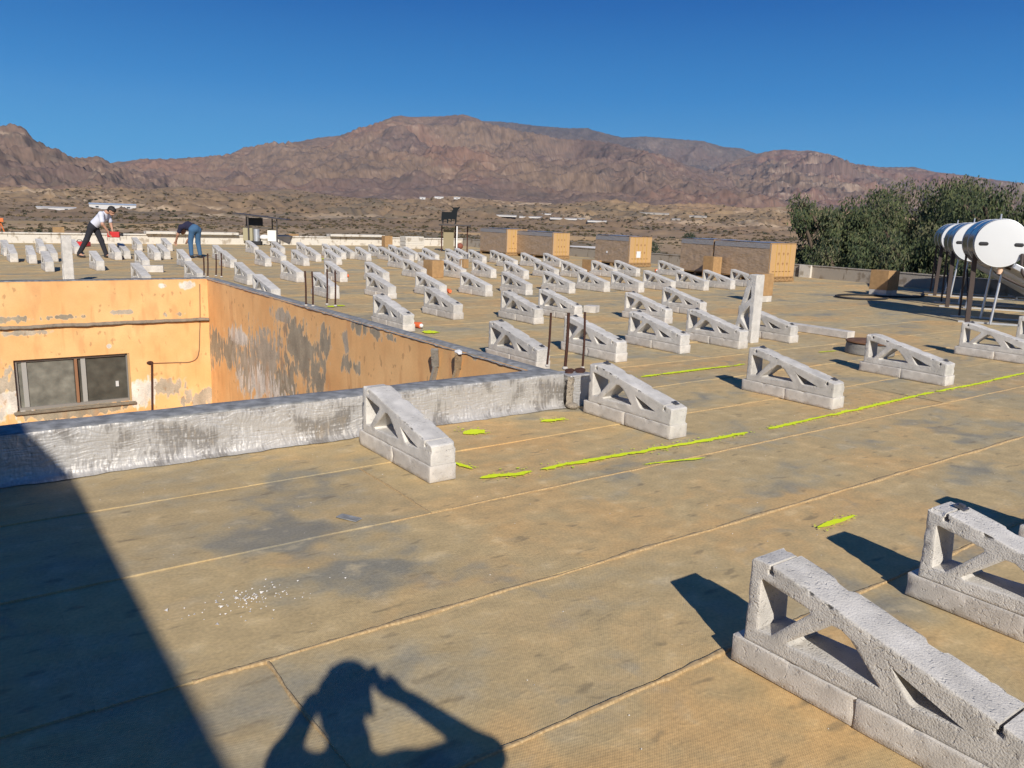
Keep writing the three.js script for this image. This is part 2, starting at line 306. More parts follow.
for (const [bx, by, tx, ty, y0, r] of [[547, 366, 551, 312.8, .29, .010], [565, 368.5, 568.6, 312.8, .29, .014], [582.5, 368, 585, 312, .29, .010]]) {
  const b = at(bx, by, y0), D = Math.hypot(b.x, b.z); rebar(b, atD(tx, ty, D), r, r > .012 ? 'thicker rusty starter bar standing on the column stub' : 'thin rusty starter bar standing on the column stub', 'starter bars on the column stub');
}
for (const [bx, by, tx, ty] of [[306, 305.5, 305, 271], [313, 306, 312, 271.5], [327, 304.5, 327, 269], [335.3, 306, 335, 270.5]]) { const b = at(bx, by, .26); rebar(b, atD(tx, ty, Math.hypot(b.x, b.z)), .013, 'rusty starter bar on the kerb halfway along the peeling wall', 'bars halfway along the kerb'); }
for (const [bx, by, tx, ty] of [[204, 276.5, 203.5, 256], [207.8, 277, 207.6, 253.5], [216, 276, 216, 254], [221.5, 277, 221, 253]]) { const b = at(bx, by, .26); rebar(b, atD(tx, ty, Math.hypot(b.x, b.z)), .014, 'rusty starter bar at the far corner of the light well', 'bars at the well corner'); }

// the light well: orange plaster walls with fallen patches
const ochre = [243, 178, 104];
function plasterWall(w, h, patches, holes, k) {       // metres, patches [x, y, rx, ry, kind, strength]
  return tex(w > 9.4 ? 2048 : 1536, 640, (u, v) => {
    const x = u * w, y = v * h;
    const n1 = fbm(x * 1.1 + k, y * 1.1, 5), n2 = fbm(x * 5 + k, y * 3, 4), n3 = noise(x * 40, y * 40), drip = fbm(x * 7 + k, y * .8, 4);
    let c = mixc([226, 173, 112], [237, 190, 130], clamp(.5 + n1 * 1.4)); c = c.map((q) => q * (1 + n3 * .02 + n2 * .04));
    c = mixc(c, [205, 150, 95], sstep(.18, .5, drip) * .45);
    let m = -1, kind = 0;
    for (const [px, py, rx, ry, kd, s] of patches) { const d = 1 - Math.hypot((x - px) / rx, (y - py) / ry); const q = d * .75 - .13 + (fbm(x * 2.2 + px, y * 1.2 + k, 3) * .9 + fbm(x * 11 + px, y * 4.5 + k, 5) * .95) * s; if (q > m) { m = q; kind = kd; } }
    const halo = sstep(-.12, .06, m);
    if (halo > 0) c = mixc(c, kind === 2 ? [226, 219, 205] : [222, 190, 150], halo * .8);
    const inn = sstep(.05, .12, m);
    if (inn > 0) { const base = kind === 2 ? [214, 206, 192] : kind === 1 ? [158, 146, 124] : [178, 165, 144]; c = mixc(c, base.map((q) => q * (1 + n2 * .22 + n3 * .06)), inn); }
    if (holes) c = mixc(c, [150, 112, 76], sstep(.30, .40, fbm(x * 11 + k * 3, y * 6, 4) - .25 * sstep(-.1, .25, -n1)) * .4); c = mixc(c, [196, 140, 92], sstep(.12, .45, fbm(x * 3.2 + 20, y * 1.1 + k, 4)) * .35);
    return c;
  });
}
const wallBump = tex(512, 512, (u, v) => 128 + fbm(u * 16, v * 16, 5, 16, 16) * 110, false, [.5, .5]);
{ // side wall, x = 4.3
  const z0 = WELL.z0, z1 = WELL.z1, L = z1 - z0, H = .25 - WELL.floor;
  const toWall = (px, py) => { const p = onX(px, py, WELL.x1); return [p.z - z0, p.y - WELL.floor]; };
  const P = (px, py, rx, ry, kd, s = 1) => [...toWall(px, py), rx, ry, kd, s];
  const map = plasterWall(L, H, [P(296, 330, .55, .22, 1), P(300, 350, .85, .35, 1), P(287, 370, .7, .55, 1), P(322, 345, .30, .3, 1, .8), P(270, 362, 1.0, .55, 0), P(246, 360, 1.1, .5, 0), P(222, 348, 1.1, .32, 1, .9), P(206, 345, .6, .4, 1), P(262, 385, 1.3, .4, 2), P(318, 382, .35, .22, 1), P(350, 365, .28, .12, 1), P(357, 327, .22, .1, 1), P(375, 333, .18, .07, 1), P(240, 338, .8, .18, 2, .7), P(281, 316, .4, .12, 0, .7), P(345, 341, .12, .14, 0), P(390, 338, .12, .05, 1), P(476, 352, .14, .06, 1)], true, 2);
  const t = thing('light_well_wall', 'orange plaster side wall with large grey peeled patches', 'wall', V(WELL.x1, 0, (z0 + z1) / 2));
  const m = new THREE.MeshStandardMaterial({ map, roughness: .95, bumpMap: wallBump, bumpScale: .008 });
  const g = grid(80, 30, (u, v) => { const z = z0 + u * L, y = WELL.floor + v * H; return [noise(z * .7, y * .7) * .012 + noise(z * 3, y * 3) * .004, y, z - (z0 + z1) / 2]; }, (u, v) => [u, v]);
  mesh('plaster_face', g, m, t);
  mesh('core', boxGeo(.155, H, L, .095, WELL.floor + H / 2 - .004, 0), plaster, t);
  const cap = grid(4, 160, (u, v) => { const z = (v - .5) * (L + .02), e = noise(v * 30, u) * .006; return [u === 0 ? -.012 + noise(v * 60, 3) * .009 : u === 1 ? .19 : -.012 + u * .20, u === 0 ? .235 + noise(v * 90, 1) * .01 : u === 1 ? .23 : .262 + e, z]; }, (u, v, p) => [p[0], p[2]]);
  mesh('kerb_capping', cap, darkCap, t);
  mesh('kerb_side', boxGeo(.012, .25, L, .182, .123, 0), darkCap, t);
}
{ // back wall with the window, z = -15.9
  const Z = WELL.z0, x0 = WELL.x0, x1 = WELL.x1, H = .25 - WELL.floor, L = x1 - x0;
  const wa = onZ(13, 360, Z), wb = onZ(132.4, 401, Z), wx0 = wa.x, wx1 = wb.x, wy1 = (wa.y + onZ(132.7, 353.5, Z).y) / 2, wy0 = (onZ(16.5, 412, Z).y + wb.y) / 2;
  const P = (px, py, rx, ry, kd, s = 1) => { const p = onZ(px, py, Z); return [p.x - x0, p.y - WELL.floor, rx, ry, kd, s]; };
  const map = plasterWall(L, H, [P(165, 388, .45, .22, 0, .6), P(145, 392, .35, .28, 2, .7), P(196, 398, .3, .2, 0), P(4, 385, .35, .35, 0), P(6, 400, .5, .35, 2, .8), P(75, 410, 1.2, .18, 1, .5), P(10, 319, .35, .07, 1), P(65, 317, .3, .05, 1, .8), P(120, 312, .25, .05, 0, .8), P(20, 333, .5, .06, 0, .7), P(178, 314, .2, .06, 0), P(162, 286, .09, .06, 2, .4), P(188, 285, .14, .09, 2, .4), P(109, 346, .05, .05, 2, .2)], true, 9);
  const t = thing('light_well_wall', 'orange plaster end wall with a sliding window and cracked ledge', 'wall', V(0, 0, Z));
  const m = new THREE.MeshStandardMaterial({ map, roughness: .95, bumpMap: wallBump, bumpScale: .007 });
  const piece = (a, b, c, d) => { const g = boxGeo(b - a, d - c, .17, (a + b) / 2, (c + d) / 2, -.085); const p = g.attributes.position, uv = g.attributes.uv; for (let i = 0; i < p.count; i++) uv.setXY(i, (p.getX(i) - x0) / L, (p.getY(i) - WELL.floor) / H); return g; };
  mesh('plaster_face', merged([piece(x0, wx0, WELL.floor, .25), piece(wx1, x1, WELL.floor, .25), piece(wx0, wx1, WELL.floor, wy0), piece(wx0, wx1, wy1, .25)]), m, t);
  mesh('kerb_capping', grid(120, 3, (u, v) => { const x = lerp(x0, x1 + .01, u); return [x, [.246, .258, .258, .1][Math.round(v * 3)] + noise(x * 4, v) * .004, [.008, .004, -.175, -.178][Math.round(v * 3)]]; }, (u, v, p) => [p[0], p[2]]), darkCap, t);
  // cracked ledge
  const la = onZ(0, 327, Z).y, lb = onZ(196, 321, Z).y, ly = (la + lb) / 2;
  const ledge = grid(200, 4, (u, v) => { const x = lerp(x0, x1 - .01, u), k = Math.round(v * 4), n = noise(x * 2, 5) * .012 + noise(x * 9, 3) * .008, q = [[0, .035], [.035, .03], [.055, .0], [.05, -.022], [0, -.03]][k]; return [x, ly + q[1] + n, q[0] * (1 + noise(x * 3, k) * .5) + .002]; }, (u, v, p) => [p[0], p[1]]);
  ledge.index.array.reverse(); ledge.computeVertexNormals();
  mesh('ledge', ledge, mat(lin(.42, .36, .29), .95, { map: concMap, bumpMap: concBump, bumpScale: .01 }), t);
  // window
  const w = new THREE.Group(); w.name = 'window'; t.add(w);
  const fr = mat(lin(.30, .28, .25), .5, { metalness: .3 }), rustF = mat(lin(.28, .14, .07), .85);
  const fw = .05, W = wx1 - wx0, Hh = wy1 - wy0, zc = -.10, cx = (wx0 + wx1) / 2, cy = (wy0 + wy1) / 2;
  mesh('frame', merged([boxGeo(W, fw, .06, cx, wy1 - fw / 2, zc), boxGeo(W, fw, .06, cx, wy0 + fw / 2, zc), boxGeo(fw, Hh - 2 * fw, .06, wx0 + fw / 2, cy, zc), boxGeo(fw, Hh - 2 * fw, .06, wx1 - fw / 2, cy, zc)]), fr, w);
  mesh('mullion', boxGeo(.045, Hh - 2 * fw - .002, .05, wx0 + W * .52, cy, zc + .012), rustF, w);
  for (const q of [.085, .585]) mesh('sash_bar', boxGeo(.075, Hh - 2 * fw - .004, .035, wx0 + W * q, cy, zc - .004), mat(lin(.36, .35, .32), .5), w);
  const glassM = new THREE.MeshPhysicalMaterial({ color: lin(.30, .29, .26), roughness: .4, metalness: 0, map: tex(256, 256, (u, v) => { const n = fbm(u * 4, v * 4, 5, 4, 4); const g = 205 + n * 70; return [g, g, g * .96]; }) });
  const glassD = glassM.clone(); glassD.color = lin(.13, .122, .105);
  mesh('pane', boxGeo(W * .5 - fw, Hh - 2 * fw, .008, wx0 + fw + (W * .5 - fw) / 2, cy, zc - .012), glassM, w);
  mesh('pane', boxGeo(W * .5 - fw, Hh - 2 * fw, .008, wx1 - fw - (W * .5 - fw) / 2, cy, zc - .022), glassD, w);
  mesh('catch', boxGeo(.05, .10, .02, wx1 - .22, cy - .12, zc + .0), mat(lin(.6, .6, .58), .4), w);
  mesh('sill', metricUV(rbox(W + .12, .05, .16, .012, cx, wy0 - .028, -.025)), mat(lin(.36, .31, .24), .95, { map: concMap, bumpMap: concBump, bumpScale: .01 }), w);
  mesh('side_trim', boxGeo(.035, Hh, .02, wx1 - .0185, cy, -.02), mat(lin(.45, .30, .14), .9), w);
  // back of the room so that the panes are not seen against the void
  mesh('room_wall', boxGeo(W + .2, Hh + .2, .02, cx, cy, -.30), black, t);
  const pa = onZ(151.5, 363, Z), pb = onZ(152, 425, Z);
  mesh('pipe', bar(V(pa.x, pa.y, .03), V(pb.x, pb.y, .03), .017, 10), rust, t);
  mesh('pipe_boss', metricUV(new THREE.DodecahedronGeometry(.05, 1).scale(1.2, .7, .5).translate(pa.x - .03, pa.y + .01, .02)), rust, t);
  const c1 = onZ(197, 360, Z), c2 = onZ(199.5, 330, Z), c3 = onZ(199.5, 284, Z);
  mesh('cable', tube([V(pa.x, pa.y, .02), V(pa.x + .4, pa.y - .02, .015), V(c1.x - .12, c1.y - .02, .015), V(c1.x, c1.y + .05, .015), V(c2.x, c2.y, .015), V(Math.min(c3.x, x1 - .03), c3.y, .015)], .007, 60, 6), mat(lin(.26, .15, .085), .9), t);
}
for (const [nm, x, z, w, d] of [['near', -.35, WELL.z1 + .09, 9.3, .16], ['left', WELL.x0 - .09, (WELL.z0 + WELL.z1) / 2, .16, 10.4]])
  { const t = thing('light_well_wall', nm === 'near' ? 'plaster wall of the light well under the silver parapet' : 'plaster wall closing the light well opposite the peeling wall', 'wall', V(x, 0, z)); mesh('wall_face', metricUV(boxGeo(w, .0 - WELL.floor, d, 0, WELL.floor / 2 - .005, 0)), mat(lin(.72, .42, .16), .95), t); }
structure(mesh('x', metricUV(boxGeo(9.6, .1, 10.8, -.35, WELL.floor - .05, -10.66)), mat(lin(.30, .26, .21), .95)), 'light_well_floor', 'concrete floor of the light well');
{ // two loose plaster battens hanging on the side wall
  const m1 = mat(lin(.46, .43, .38), .95, { map: concMap, bumpMap: concBump, bumpScale: .01 }), m2 = mat(lin(.62, .47, .30), .95, { map: concMap, bumpMap: concBump, bumpScale: .01 });
  const A = (px, py) => onX(px, py, WELL.x1 - .05);
  for (const [a, b, c, w, m, lab] of [[[437, 349], [434, 366], [430, 383], .075, m1, 'grey plaster batten loose on the orange wall'], [[461, 353], [456, 368], [450, 384], .07, m2, 'pale batten with a broken head loose on the orange wall']]) {
    const p = [A(...a), A(...b), A(...c)], t = thing('loose_batten', lab, 'batten', p[2].clone(), 0, 'battens hanging on the wall');
    const q = p.map((v) => v.clone().sub(p[2])); q[0].x -= .03; q[1].x += .02;
    mesh('upper_piece', metricUV(beam(q[0], q[1], w, .035)), m, t); mesh('lower_piece', metricUV(beam(q[1].clone().add(V(0, -.002, .006)), q[2].clone().add(V(0, -.1, 0)), w * .85, .03)), m, t);
    if (m === m2) mesh('broken_head', metricUV(new THREE.DodecahedronGeometry(.055).scale(.6, .5, 1.2).translate(q[0].x, q[0].y + .01, q[0].z)), white, t);
  }
}
// parapets round the roof edge
const limeMap = tex(1024, 128, (u, v) => { const n = fbm(u * 40, v * 5, 5, 40, 5), d = fbm(u * 120, v * 3, 3, 120, 3); let c = [226, 220, 208]; c = mixc(c, [170, 158, 140], sstep(.05, .45, n + d * .4) * .8); return mixc(c, [120, 110, 98], sstep(.32, .5, d) * .5); }, true, [1 / 12, 1 / 1.5]);
const lime = mat(lin(.86, .85, .83), .9, { map: limeMap, bumpMap: concBump, bumpScale: .004 }), greyRender = mat(lin(.46, .43, .40), .95, { map: limeMap, bumpMap: concBump, bumpScale: .006 });
{
  const t = thing('parapet', 'long white parapet on the far side of the roof behind the workers', 'parapet', V(8, 0, -36.1));
  const L = 29.6; mesh('wall', metricUV(boxGeo(L, .34, .16, 0, .17, 0)), lime, t);
  for (let k = 0; k < 10; k++) mesh('coping', metricUV(rbox(L / 10 - .02, .06, .24, .012, -L / 2 + (k + .5) * L / 10, .372 + (k % 3) * .004, .01)), lime, t);
}
{
  const t = thing('parapet', 'grey rendered low parapet along the roof edge before the trees', 'parapet', V(22.95, 0, -15));
  const L = 42.3; mesh('wall', metricUV(boxGeo(.16, .37, L, 0, .185, 0)), greyRender, t);
  for (let k = 0; k < 14; k++) mesh('coping', metricUV(rbox(.20, .03, L / 14 - .015, .006, 0, .386 + (k % 2) * .003, -L / 2 + (k + .5) * L / 14)), greyRender, t);
  mesh('pier', metricUV(rbox(.10, .40, .42, .01, -.12, .2, at(824, 279).z + 15 - .6)), lime, t);
}

// ------------------------------------------------------------------ concrete wedge supports
const SL = .985, SW = .186, SB = .104;
const topAt = (a) => .318 - (a - .13) * .2265;
function wedgeGeo(detail) {
  const s = new THREE.Shape(); const P = (pts) => pts.forEach(([x, y], i) => i ? s.lineTo(x, y) : s.moveTo(x, y));
  const slot = (a) => detail ? [[a - .006, topAt(Math.max(a - .006, .13))], [a - .006, topAt(a) - .020], [a - .013, topAt(a) - .026], [a - .011, topAt(a) - .040], [a + .010, topAt(a) - .040], [a + .013, topAt(a) - .026], [a + .006, topAt(a) - .022], [a + .006, topAt(a + .006)]] : [];
  P([[.042, 0], [.976, 0], [.978, .118], [.970, .126], ...slot(.905).reverse(), ...slot(.125).reverse(), [.055, .319], [.043, .308]]);
  const hole = (pts) => { const h = new THREE.Path(); pts.forEach(([x, y], i) => i ? h.lineTo(x, y) : h.moveTo(x, y)); h.closePath(); s.holes.push(h); };
  hole([[.089, .246], [.097, .060], [.152, .062], [.292, .207], [.284, .219], [.098, .252]]);
  hole([[.374, .200], [.219, .066], [.232, .056], [.556, .070], [.440, .184], [.408, .200]]);
  hole([[.586, .154], [.652, .070], [.668, .064], [.815, .074]]);
  const bv = .005, g = new THREE.ExtrudeGeometry(s, { depth: SW - .012 - 2 * bv, bevelEnabled: true, bevelThickness: bv, bevelSize: bv * .8, bevelOffset: -bv * .8, bevelSegments: detail ? 2 : 1, curveSegments: 4 });
  g.rotateY(-Math.PI / 2); g.translate(SW - .006 - bv, SB + .001, 0);
  return metricUV(g);
}
const wedgeLo = wedgeGeo(false);
function chipped(src, k, edges, n, amp, len = .035) {             // cast block with knocked edges and uneven faces
  let g = new TessellateModifier(len, 9).modify(src.clone()); if (g.index) g = g.toNonIndexed();
  const chips = []; for (let i = 0; i < n; i++) { const [p, q] = edges[Math.floor(rnd() * edges.length)], t = rnd(); chips.push([lerp(p[0], q[0], t), lerp(p[1], q[1], t), lerp(p[2], q[2], t), rr(.008, .022)]); }
  if (len < .03) for (const a of [.31, .62]) for (let q = 0; q < 3; q++) chips.push([SW - .008, SB + topAt(a), a + q * .01, .024]);
  const P = g.attributes.position;
  for (let i = 0; i < P.count; i++) {
    let x = P.getX(i), y = P.getY(i), z = P.getZ(i); const x0 = x, y0 = y, z0 = z;
    for (const [a, b2, c, r] of chips) { const d = Math.hypot(x0 - a, y0 - b2, z0 - c); if (d < r) { const w = (r - d) * .55; x += (SW / 2 - a) / SW * 2 * w; y -= w * .7; } }
    const e = amp; x += noise(z0 * 14 + k, y0 * 14 + x0 * 9) * e; y += noise(x0 * 13 + k * 3, z0 * 13) * e * (y0 < SB + .01 ? 0 : 1); z += noise(x0 * 15, y0 * 15 + k) * e;
    P.setXYZ(i, x, y, z);
  }
  g.deleteAttribute('normal'); return metricUV(toCreasedNormals(g, .7), 1, k * .37, k * .21);
}
const wEdges = []; for (const x of [.008, SW - .008]) { const T = (a) => [x, SB + topAt(a), a]; wEdges.push([T(.14), T(.9)], [T(.14), T(.9)], [[x, SB + .31, .045], [x, SB, .045]], [[x, SB + .12, .976], [x, SB, .976]], [[x, SB + .318, .06], [x, SB + .318, .115]]); }
const hiSrc = wedgeGeo(true), wedgeHiVar = [0, 1, 2, 3].map((k) => chipped(hiSrc, k + 1, wEdges, 30, .0011, .02)), wedgeHi = wedgeHiVar[0];
const bEdges = []; for (const x of [0, SW]) bEdges.push([[x, SB, 0], [x, SB, SL / 2]], [[x, 0, 0], [x, SB, 0]], [[x, 0, SL / 2], [x, SB, SL / 2]]);
const baseVar = [0, 1, 2, 3].map((k) => chipped(rbox(SW, SB, SL / 2 - .0015, .0035, SW / 2, SB / 2, SL / 4, 2), k + 9, bEdges, 7, .0007, .06));
const clipGeo = merged([boxGeo(.042, .007, .05, 0, 0, 0), boxGeo(.016, .012, .022, 0, .008, 0)]);
let supNo = 0;
function support(x, z, label, group, opt = {}) {
  const t = thing('panel_support', label, 'panel support', V(x, 0, z), (rnd() - .5) * .05 + (opt.turn ?? 0), group), k = supNo++;
  const far = z < -13;
  const b1 = mesh('base_block', baseVar[k % 4], k % 4 ? concB : concB2, t), b2 = mesh('base_block', baseVar[(k * 3 + 1) % 4], k % 5 ? concB : concB2, t);
  b1.position.y = b2.position.y = .008; b1.position.x = rr(-.004, .004); b2.position.set(rr(-.004, .004), .008, SL / 2 + .001);
  const w = mesh('wedge', far ? wedgeLo : wedgeHiVar[k % 4], (k * 5) % 7 < 2 ? concA2 : (k * 3) % 8 < 2 ? concA3 : concA, t); w.position.set(rr(-.002, .003), .008, rr(-.006, .008));
  if (!far && opt.clips !== 0) for (const a of opt.clips ?? [.125, .905]) {
    const c = mesh('metal_clip', clipGeo, steelClip, t); c.position.set(SW * .66, .008 + SB + topAt(a) + .007, a + w.position.z); c.rotation.x = .22;
  }
  return t;
}
// top back corner of every wedge as read from the photograph
const rowsLab = [
  [0, 'concrete wedge support on the open sheets close to the photographer', 'supports in the row nearest the stair house'],
  [-3.2, 'concrete wedge support in the row level with the silver parapet', 'supports in the parapet row'],
  [-6.2, 'concrete wedge support in the second row beyond the silver parapet', 'supports in the second row'],
  [-9.0, 'concrete wedge support in the third row beside the peeling wall kerb', 'supports in the third row'],
  [-12.5, 'concrete wedge support in the row level with the long pallet loads', 'supports in the fourth row'],
  [-16.2, 'concrete wedge support in the row just past the light well corner', 'supports in the fifth row'],
  [-20.5, 'concrete wedge support in the row before the bending workers', 'supports in the sixth row'],
  [-24.0, 'concrete wedge support in the row around the two workers', 'supports in the seventh row'],
  [-27.2, 'concrete wedge support in the last rows before the far white parapet', 'supports in the last rows']];
const TOPS = [[252.1, 274.4], [234, 262.3], [245.3, 240.6], [254.6, 249.8], [270.9, 241.3], [273.8, 248.5], [290.9, 249.8], [296.3, 242.3], [305, 247], [280.3, 261], [311.5, 272.5], [324, 261.3], [321.8, 243.8], [324, 249.4], [330.3, 245.6], [341.3, 245.6], [355, 246.9], [364.4, 261.9], [365.6, 273.1], [372.5, 295], [368.1, 244.4], [378.1, 246.9], [388.1, 244.8], [388.1, 252.5], [396.3, 247.8], [402.5, 246.9], [402.5, 259.4], [415, 272.5], [421.9, 248.1], [417.5, 252.5], [423.8, 287.5], [441.9, 260], [445, 248.8], [455, 248.3], [460, 272.5], [445.6, 252.5], [468.1, 249.8], [471.9, 260], [490, 250.3], [497.5, 253.1], [503.8, 261.3], [501.3, 271.9], [500.6, 291.3], [520.6, 252.8], [533.8, 260.6], [543.1, 253.1], [542.5, 271.3], [538.8, 289.4], [561.3, 261], [577.5, 270.6], [591, 260.6], [614.4, 260.4], [611.3, 271.3], [643.1, 270.6], [658.1, 260.6], [625, 292.5], [662.5, 287.5], [628.8, 311.9], [675.6, 270.6], [703.1, 270], [730.6, 269.4], [686.9, 309.4], [488.6, 321.4], [564.4, 316.7], [0, 240], [5.6, 244.4], [25, 245.6], [35, 238.8], [45, 244.4], [40.3, 251.3], [68.5, 239.4], [88.5, 251], [107.8, 243.8], [116.9, 243.1], [131.3, 237.5], [134, 250.6], [130, 263.1], [146.9, 244.4], [155.6, 243.8], [160.6, 238.1], [176.3, 249.4], [183.5, 261.3], [212, 245], [219, 250.5]];
const spots = TOPS.map(([px, py]) => { const p = at(px, py, .424); return [p.x - .005, p.z - .044]; });
spots.push([9.62, -7.62]);
spots.sort((a, b) => b[1] - a[1]);
const taken = [];
for (const [x, z0] of spots) {
  let z = z0; for (let n = 0; n < 6; n++) { const hit = taken.find(([a, b]) => Math.abs(a - x) < .26 && Math.abs(b - z) < 1.06); if (!hit) break; z = hit[1] - 1.07; }
  if (z < -35) continue; taken.push([x, z]);
  const r = rowsLab.filter(([zz]) => z < zz).pop() ?? rowsLab[0];
  support(x, z, r[1], r[2]);
}
const near = (px, py) => { const p = at(px, py); return [p.x, p.z]; };
const row0 = rowsLab[1];
support(2.33, -4.98, 'concrete wedge support backed against the silver parapet without metal clips', row0[2], { clips: 0 });
support(4.37, -4.95, 'concrete wedge support beside the column stub and starter bars', row0[2]);
support(6.40, -4.92, 'concrete wedge support between the column stub and the rusty drum', row0[2]);
support(8.55, -4.97, 'concrete wedge support standing in front of the short rusty drum', row0[2], { clips: [.905] });
support(11.0, -5.08, 'concrete wedge support in front of the water tank stands', row0[2], { clips: [.125] });
support(12.80, -5.12, 'concrete wedge support behind another before the water tank stands', row0[2]);
support(2.297, -1.70, 'big rough concrete wedge support with open slots and no clips', rowsLab[0][2], { clips: 0 });
support(3.40, -1.63, 'rough concrete wedge support with one metal clip at its high end', rowsLab[0][2], { clips: [.125] });
support(4.50, -1.62, 'concrete wedge support past the one with a single metal clip', rowsLab[0][2]);
// wedges standing on end, loose base blocks
function upright(x, z, turn, label) {
  const t = thing('upright_wedge', label, 'concrete wedge', V(x, 0, z), turn);
  const m = mesh('wedge', wedgeHi, concA, t); m.rotation.x = -Math.PI / 2; m.position.set(-SW / 2, -.036, SB + .16); return t;
}
upright(9.16, -7.05, 0, 'concrete wedge standing upright on its end between two supports');
upright(2.25, -18.3, 0, 'concrete wedge standing upright on its end near the light well corner');
function looseBlock(pos, turn, label, len = SL / 2, h = SB, w = SW) { const t = tag(mesh(numbered('concrete_block'), rbox(w, h, len, .006, 0, h / 2, 0), concB, scene), label, 'concrete block'); t.position.copy(pos); t.position.y += .008; t.rotation.y = turn; return t; }
{ const p = at(797, 327), q = at(842, 341); looseBlock(p.clone().add(q).multiplyScalar(.5).add(V(-.05, 0, -.1)), 0, 'long bare concrete bar lying flat past the upright wedge', 1.35); }
{ const p = at(587, 313); looseBlock(V(p.x + .1, 0, p.z), .5, 'short bare concrete block lying behind the starter bars', .22, .12, .22); }
{ const p = at(152, 273); looseBlock(V(p.x, 0, p.z - .2), 1.3, 'concrete block lying across by the light well edge', .6, .16); }

// ------------------------------------------------------------------ paint marks, small things on the sheets
function paintMark(a, b, w, label, k) {               // sprayed line: its own ragged outline, a skin just above the felt
  const L = a.distanceTo(b), d = b.clone().sub(a).normalize(), s = V(-d.z, 0, d.x), n = Math.max(10, Math.round(L / .03));
  const g = grid(n, 2, (u, v) => {
    const end = Math.min(1, Math.min(u, 1 - u) * L / .05 + .15), e = (v - .5) * w * 1.2 * end * (1 + noise(u * L * 6 + k, v * 3) * .9 + noise(u * L * 26 + k, v * 7) * .6 + noise(u * L * 1.1 + k, 9) * .5);
    const q = a.clone().addScaledVector(d, u * L).addScaledVector(s, e + noise(u * L * .8 + k, 2) * .03); return [q.x, .0155, q.z];
  });
  const bits = []; for (let i = 0; i < Math.round(L * 60) + 14; i++) { const u = rnd() * 1.04 - .02, r = rr(.002, .007) * Math.min(1.6, w / .03), e = (rnd() + rnd() + rnd() - 1.5) * w * 2.1, q = a.clone().addScaledVector(d, u * L).addScaledVector(s, e + noise(u * L * .8 + k, 2) * .03); bits.push(new THREE.CircleGeometry(r, 5).rotateX(-Math.PI / 2).rotateY(rnd() * 6).scale(rr(.7, 1.6), 1, 1).translate(q.x, .0165, q.z)); }
  const m = mesh(numbered('paint_line'), g, neon, scene); mesh('overspray', merged(bits), neon, m).userData.kind = 'stuff'; m.userData.group = 'fluorescent setting out marks'; return tag(m, label, 'paint mark', 'fluorescent setting out marks');
}
[[[480, 478], [533, 471.5], .045, 'short fluorescent yellow dash beside the clipless parapet support'], [[541, 469], [748, 432], .04, 'long fluorescent yellow line passing the column stub support'], [[768, 428.5], [934, 392], .035, 'fluorescent yellow line ending near the drum support'],
 [[936, 391.5], [1080, 362], .035, 'fluorescent yellow line running on towards the water tanks'], [[645, 464.5], [706, 458], .022, 'thin faint yellow line beside the long line'], [[819, 528], [856, 516], .03, 'lone fluorescent yellow dash on the open sheets'],
 [[463, 433.5], [485, 430], .07, 'wide yellow dash close to the silver parapet'], [[541, 421], [566, 418.5], .04, 'yellow dash at the foot of the column stub'], [[455, 462], [473, 468.5], .03, 'short yellow tick at the low end of a support'],
 [[640, 376.5], [746, 364], .04, 'yellow line behind the parapet row of supports'], [[422, 331.5], [440, 332], .16, 'yellow sprayed patch beside the peeling wall kerb'], [[327, 306.5], [343, 305], .16, 'yellow sprayed patch by the kerb starter bars'],
 [[818, 352], [836, 350.5], .03, 'faint yellow tick near the drum'], [[318, 259], [328, 258.5], .2, 'yellow sprayed patch among the far supports']].forEach(([a, b, w, l], k) => { const p = at(...a, .0155), q = at(...b, .0155); paintMark(p, q, w, l, k * 7.3); });
{ // crumbs of white plaster
  const list = []; const c = at(252, 600); for (let i = 0; i < 130; i++) { const r = Math.abs(rnd() + rnd() + rnd() - 1.5) * .30, a = rnd() * 6.3, s = rr(.002, .006) * (i < 12 ? 1.7 : 1); const g = new THREE.TetrahedronGeometry(s, 0).scale(1.3, .6, 1).rotateY(rnd() * 6); g.translate(c.x + Math.cos(a) * r * 1.2, .008 + s * .25, c.z + Math.sin(a) * r * .62); list.push(g); }
  for (let i = 0; i < 150; i++) { const s = rr(.0015, .0042); const g = new THREE.TetrahedronGeometry(s, 0).scale(1.3, .6, 1).rotateY(rnd() * 6); g.translate(rr(.6, 7), .008, rr(-5, -1.2)); list.push(g); }
  const m = mesh(numbered('plaster_crumbs'), merged(list), mat(lin(.74, .70, .64), .9), scene); m.userData.kind = 'stuff'; tag(m, 'scatter of small white plaster crumbs on the felt', 'crumbs');
}
{ // a torn felt patch and a crack near the parapet support
  const p = at(349, 520), m = tag(mesh(numbered('felt_scrap'), rbox(.055, .006, .13, .002, 0, .013, 0), darkCap, scene), 'small dark scrap of felt lying on the open sheets', 'felt scrap'); m.position.set(p.x, 0, p.z); m.rotation.y = .5;
}
{ // short drum: vent base with rusty lid
  const p = at(869, 354), t = thing('roof_drum', 'short grey concrete drum with a rusty lid behind a support', 'drum', V(p.x, 0, p.z), 0);
  const lathe = (pts, s = 28) => new THREE.LatheGeometry(pts.map(([x, y]) => new THREE.Vector2(x, y)), s);
  mesh('drum', lathe([[.001, .006], [.30, .006], [.305, .02], [.29, .14], [.275, .152], [.001, .152]]), mat(lin(.40, .39, .37), .95, { map: concMap, bumpMap: concBump, bumpScale: .01 }), t);
  mesh('lid', lathe([[.001, .154], [.30, .154], [.305, .164], [.29, .176], [.10, .188], [.001, .19]]), mat(lin(.25, .14, .075), .9, { map: rust.map }), t);
}
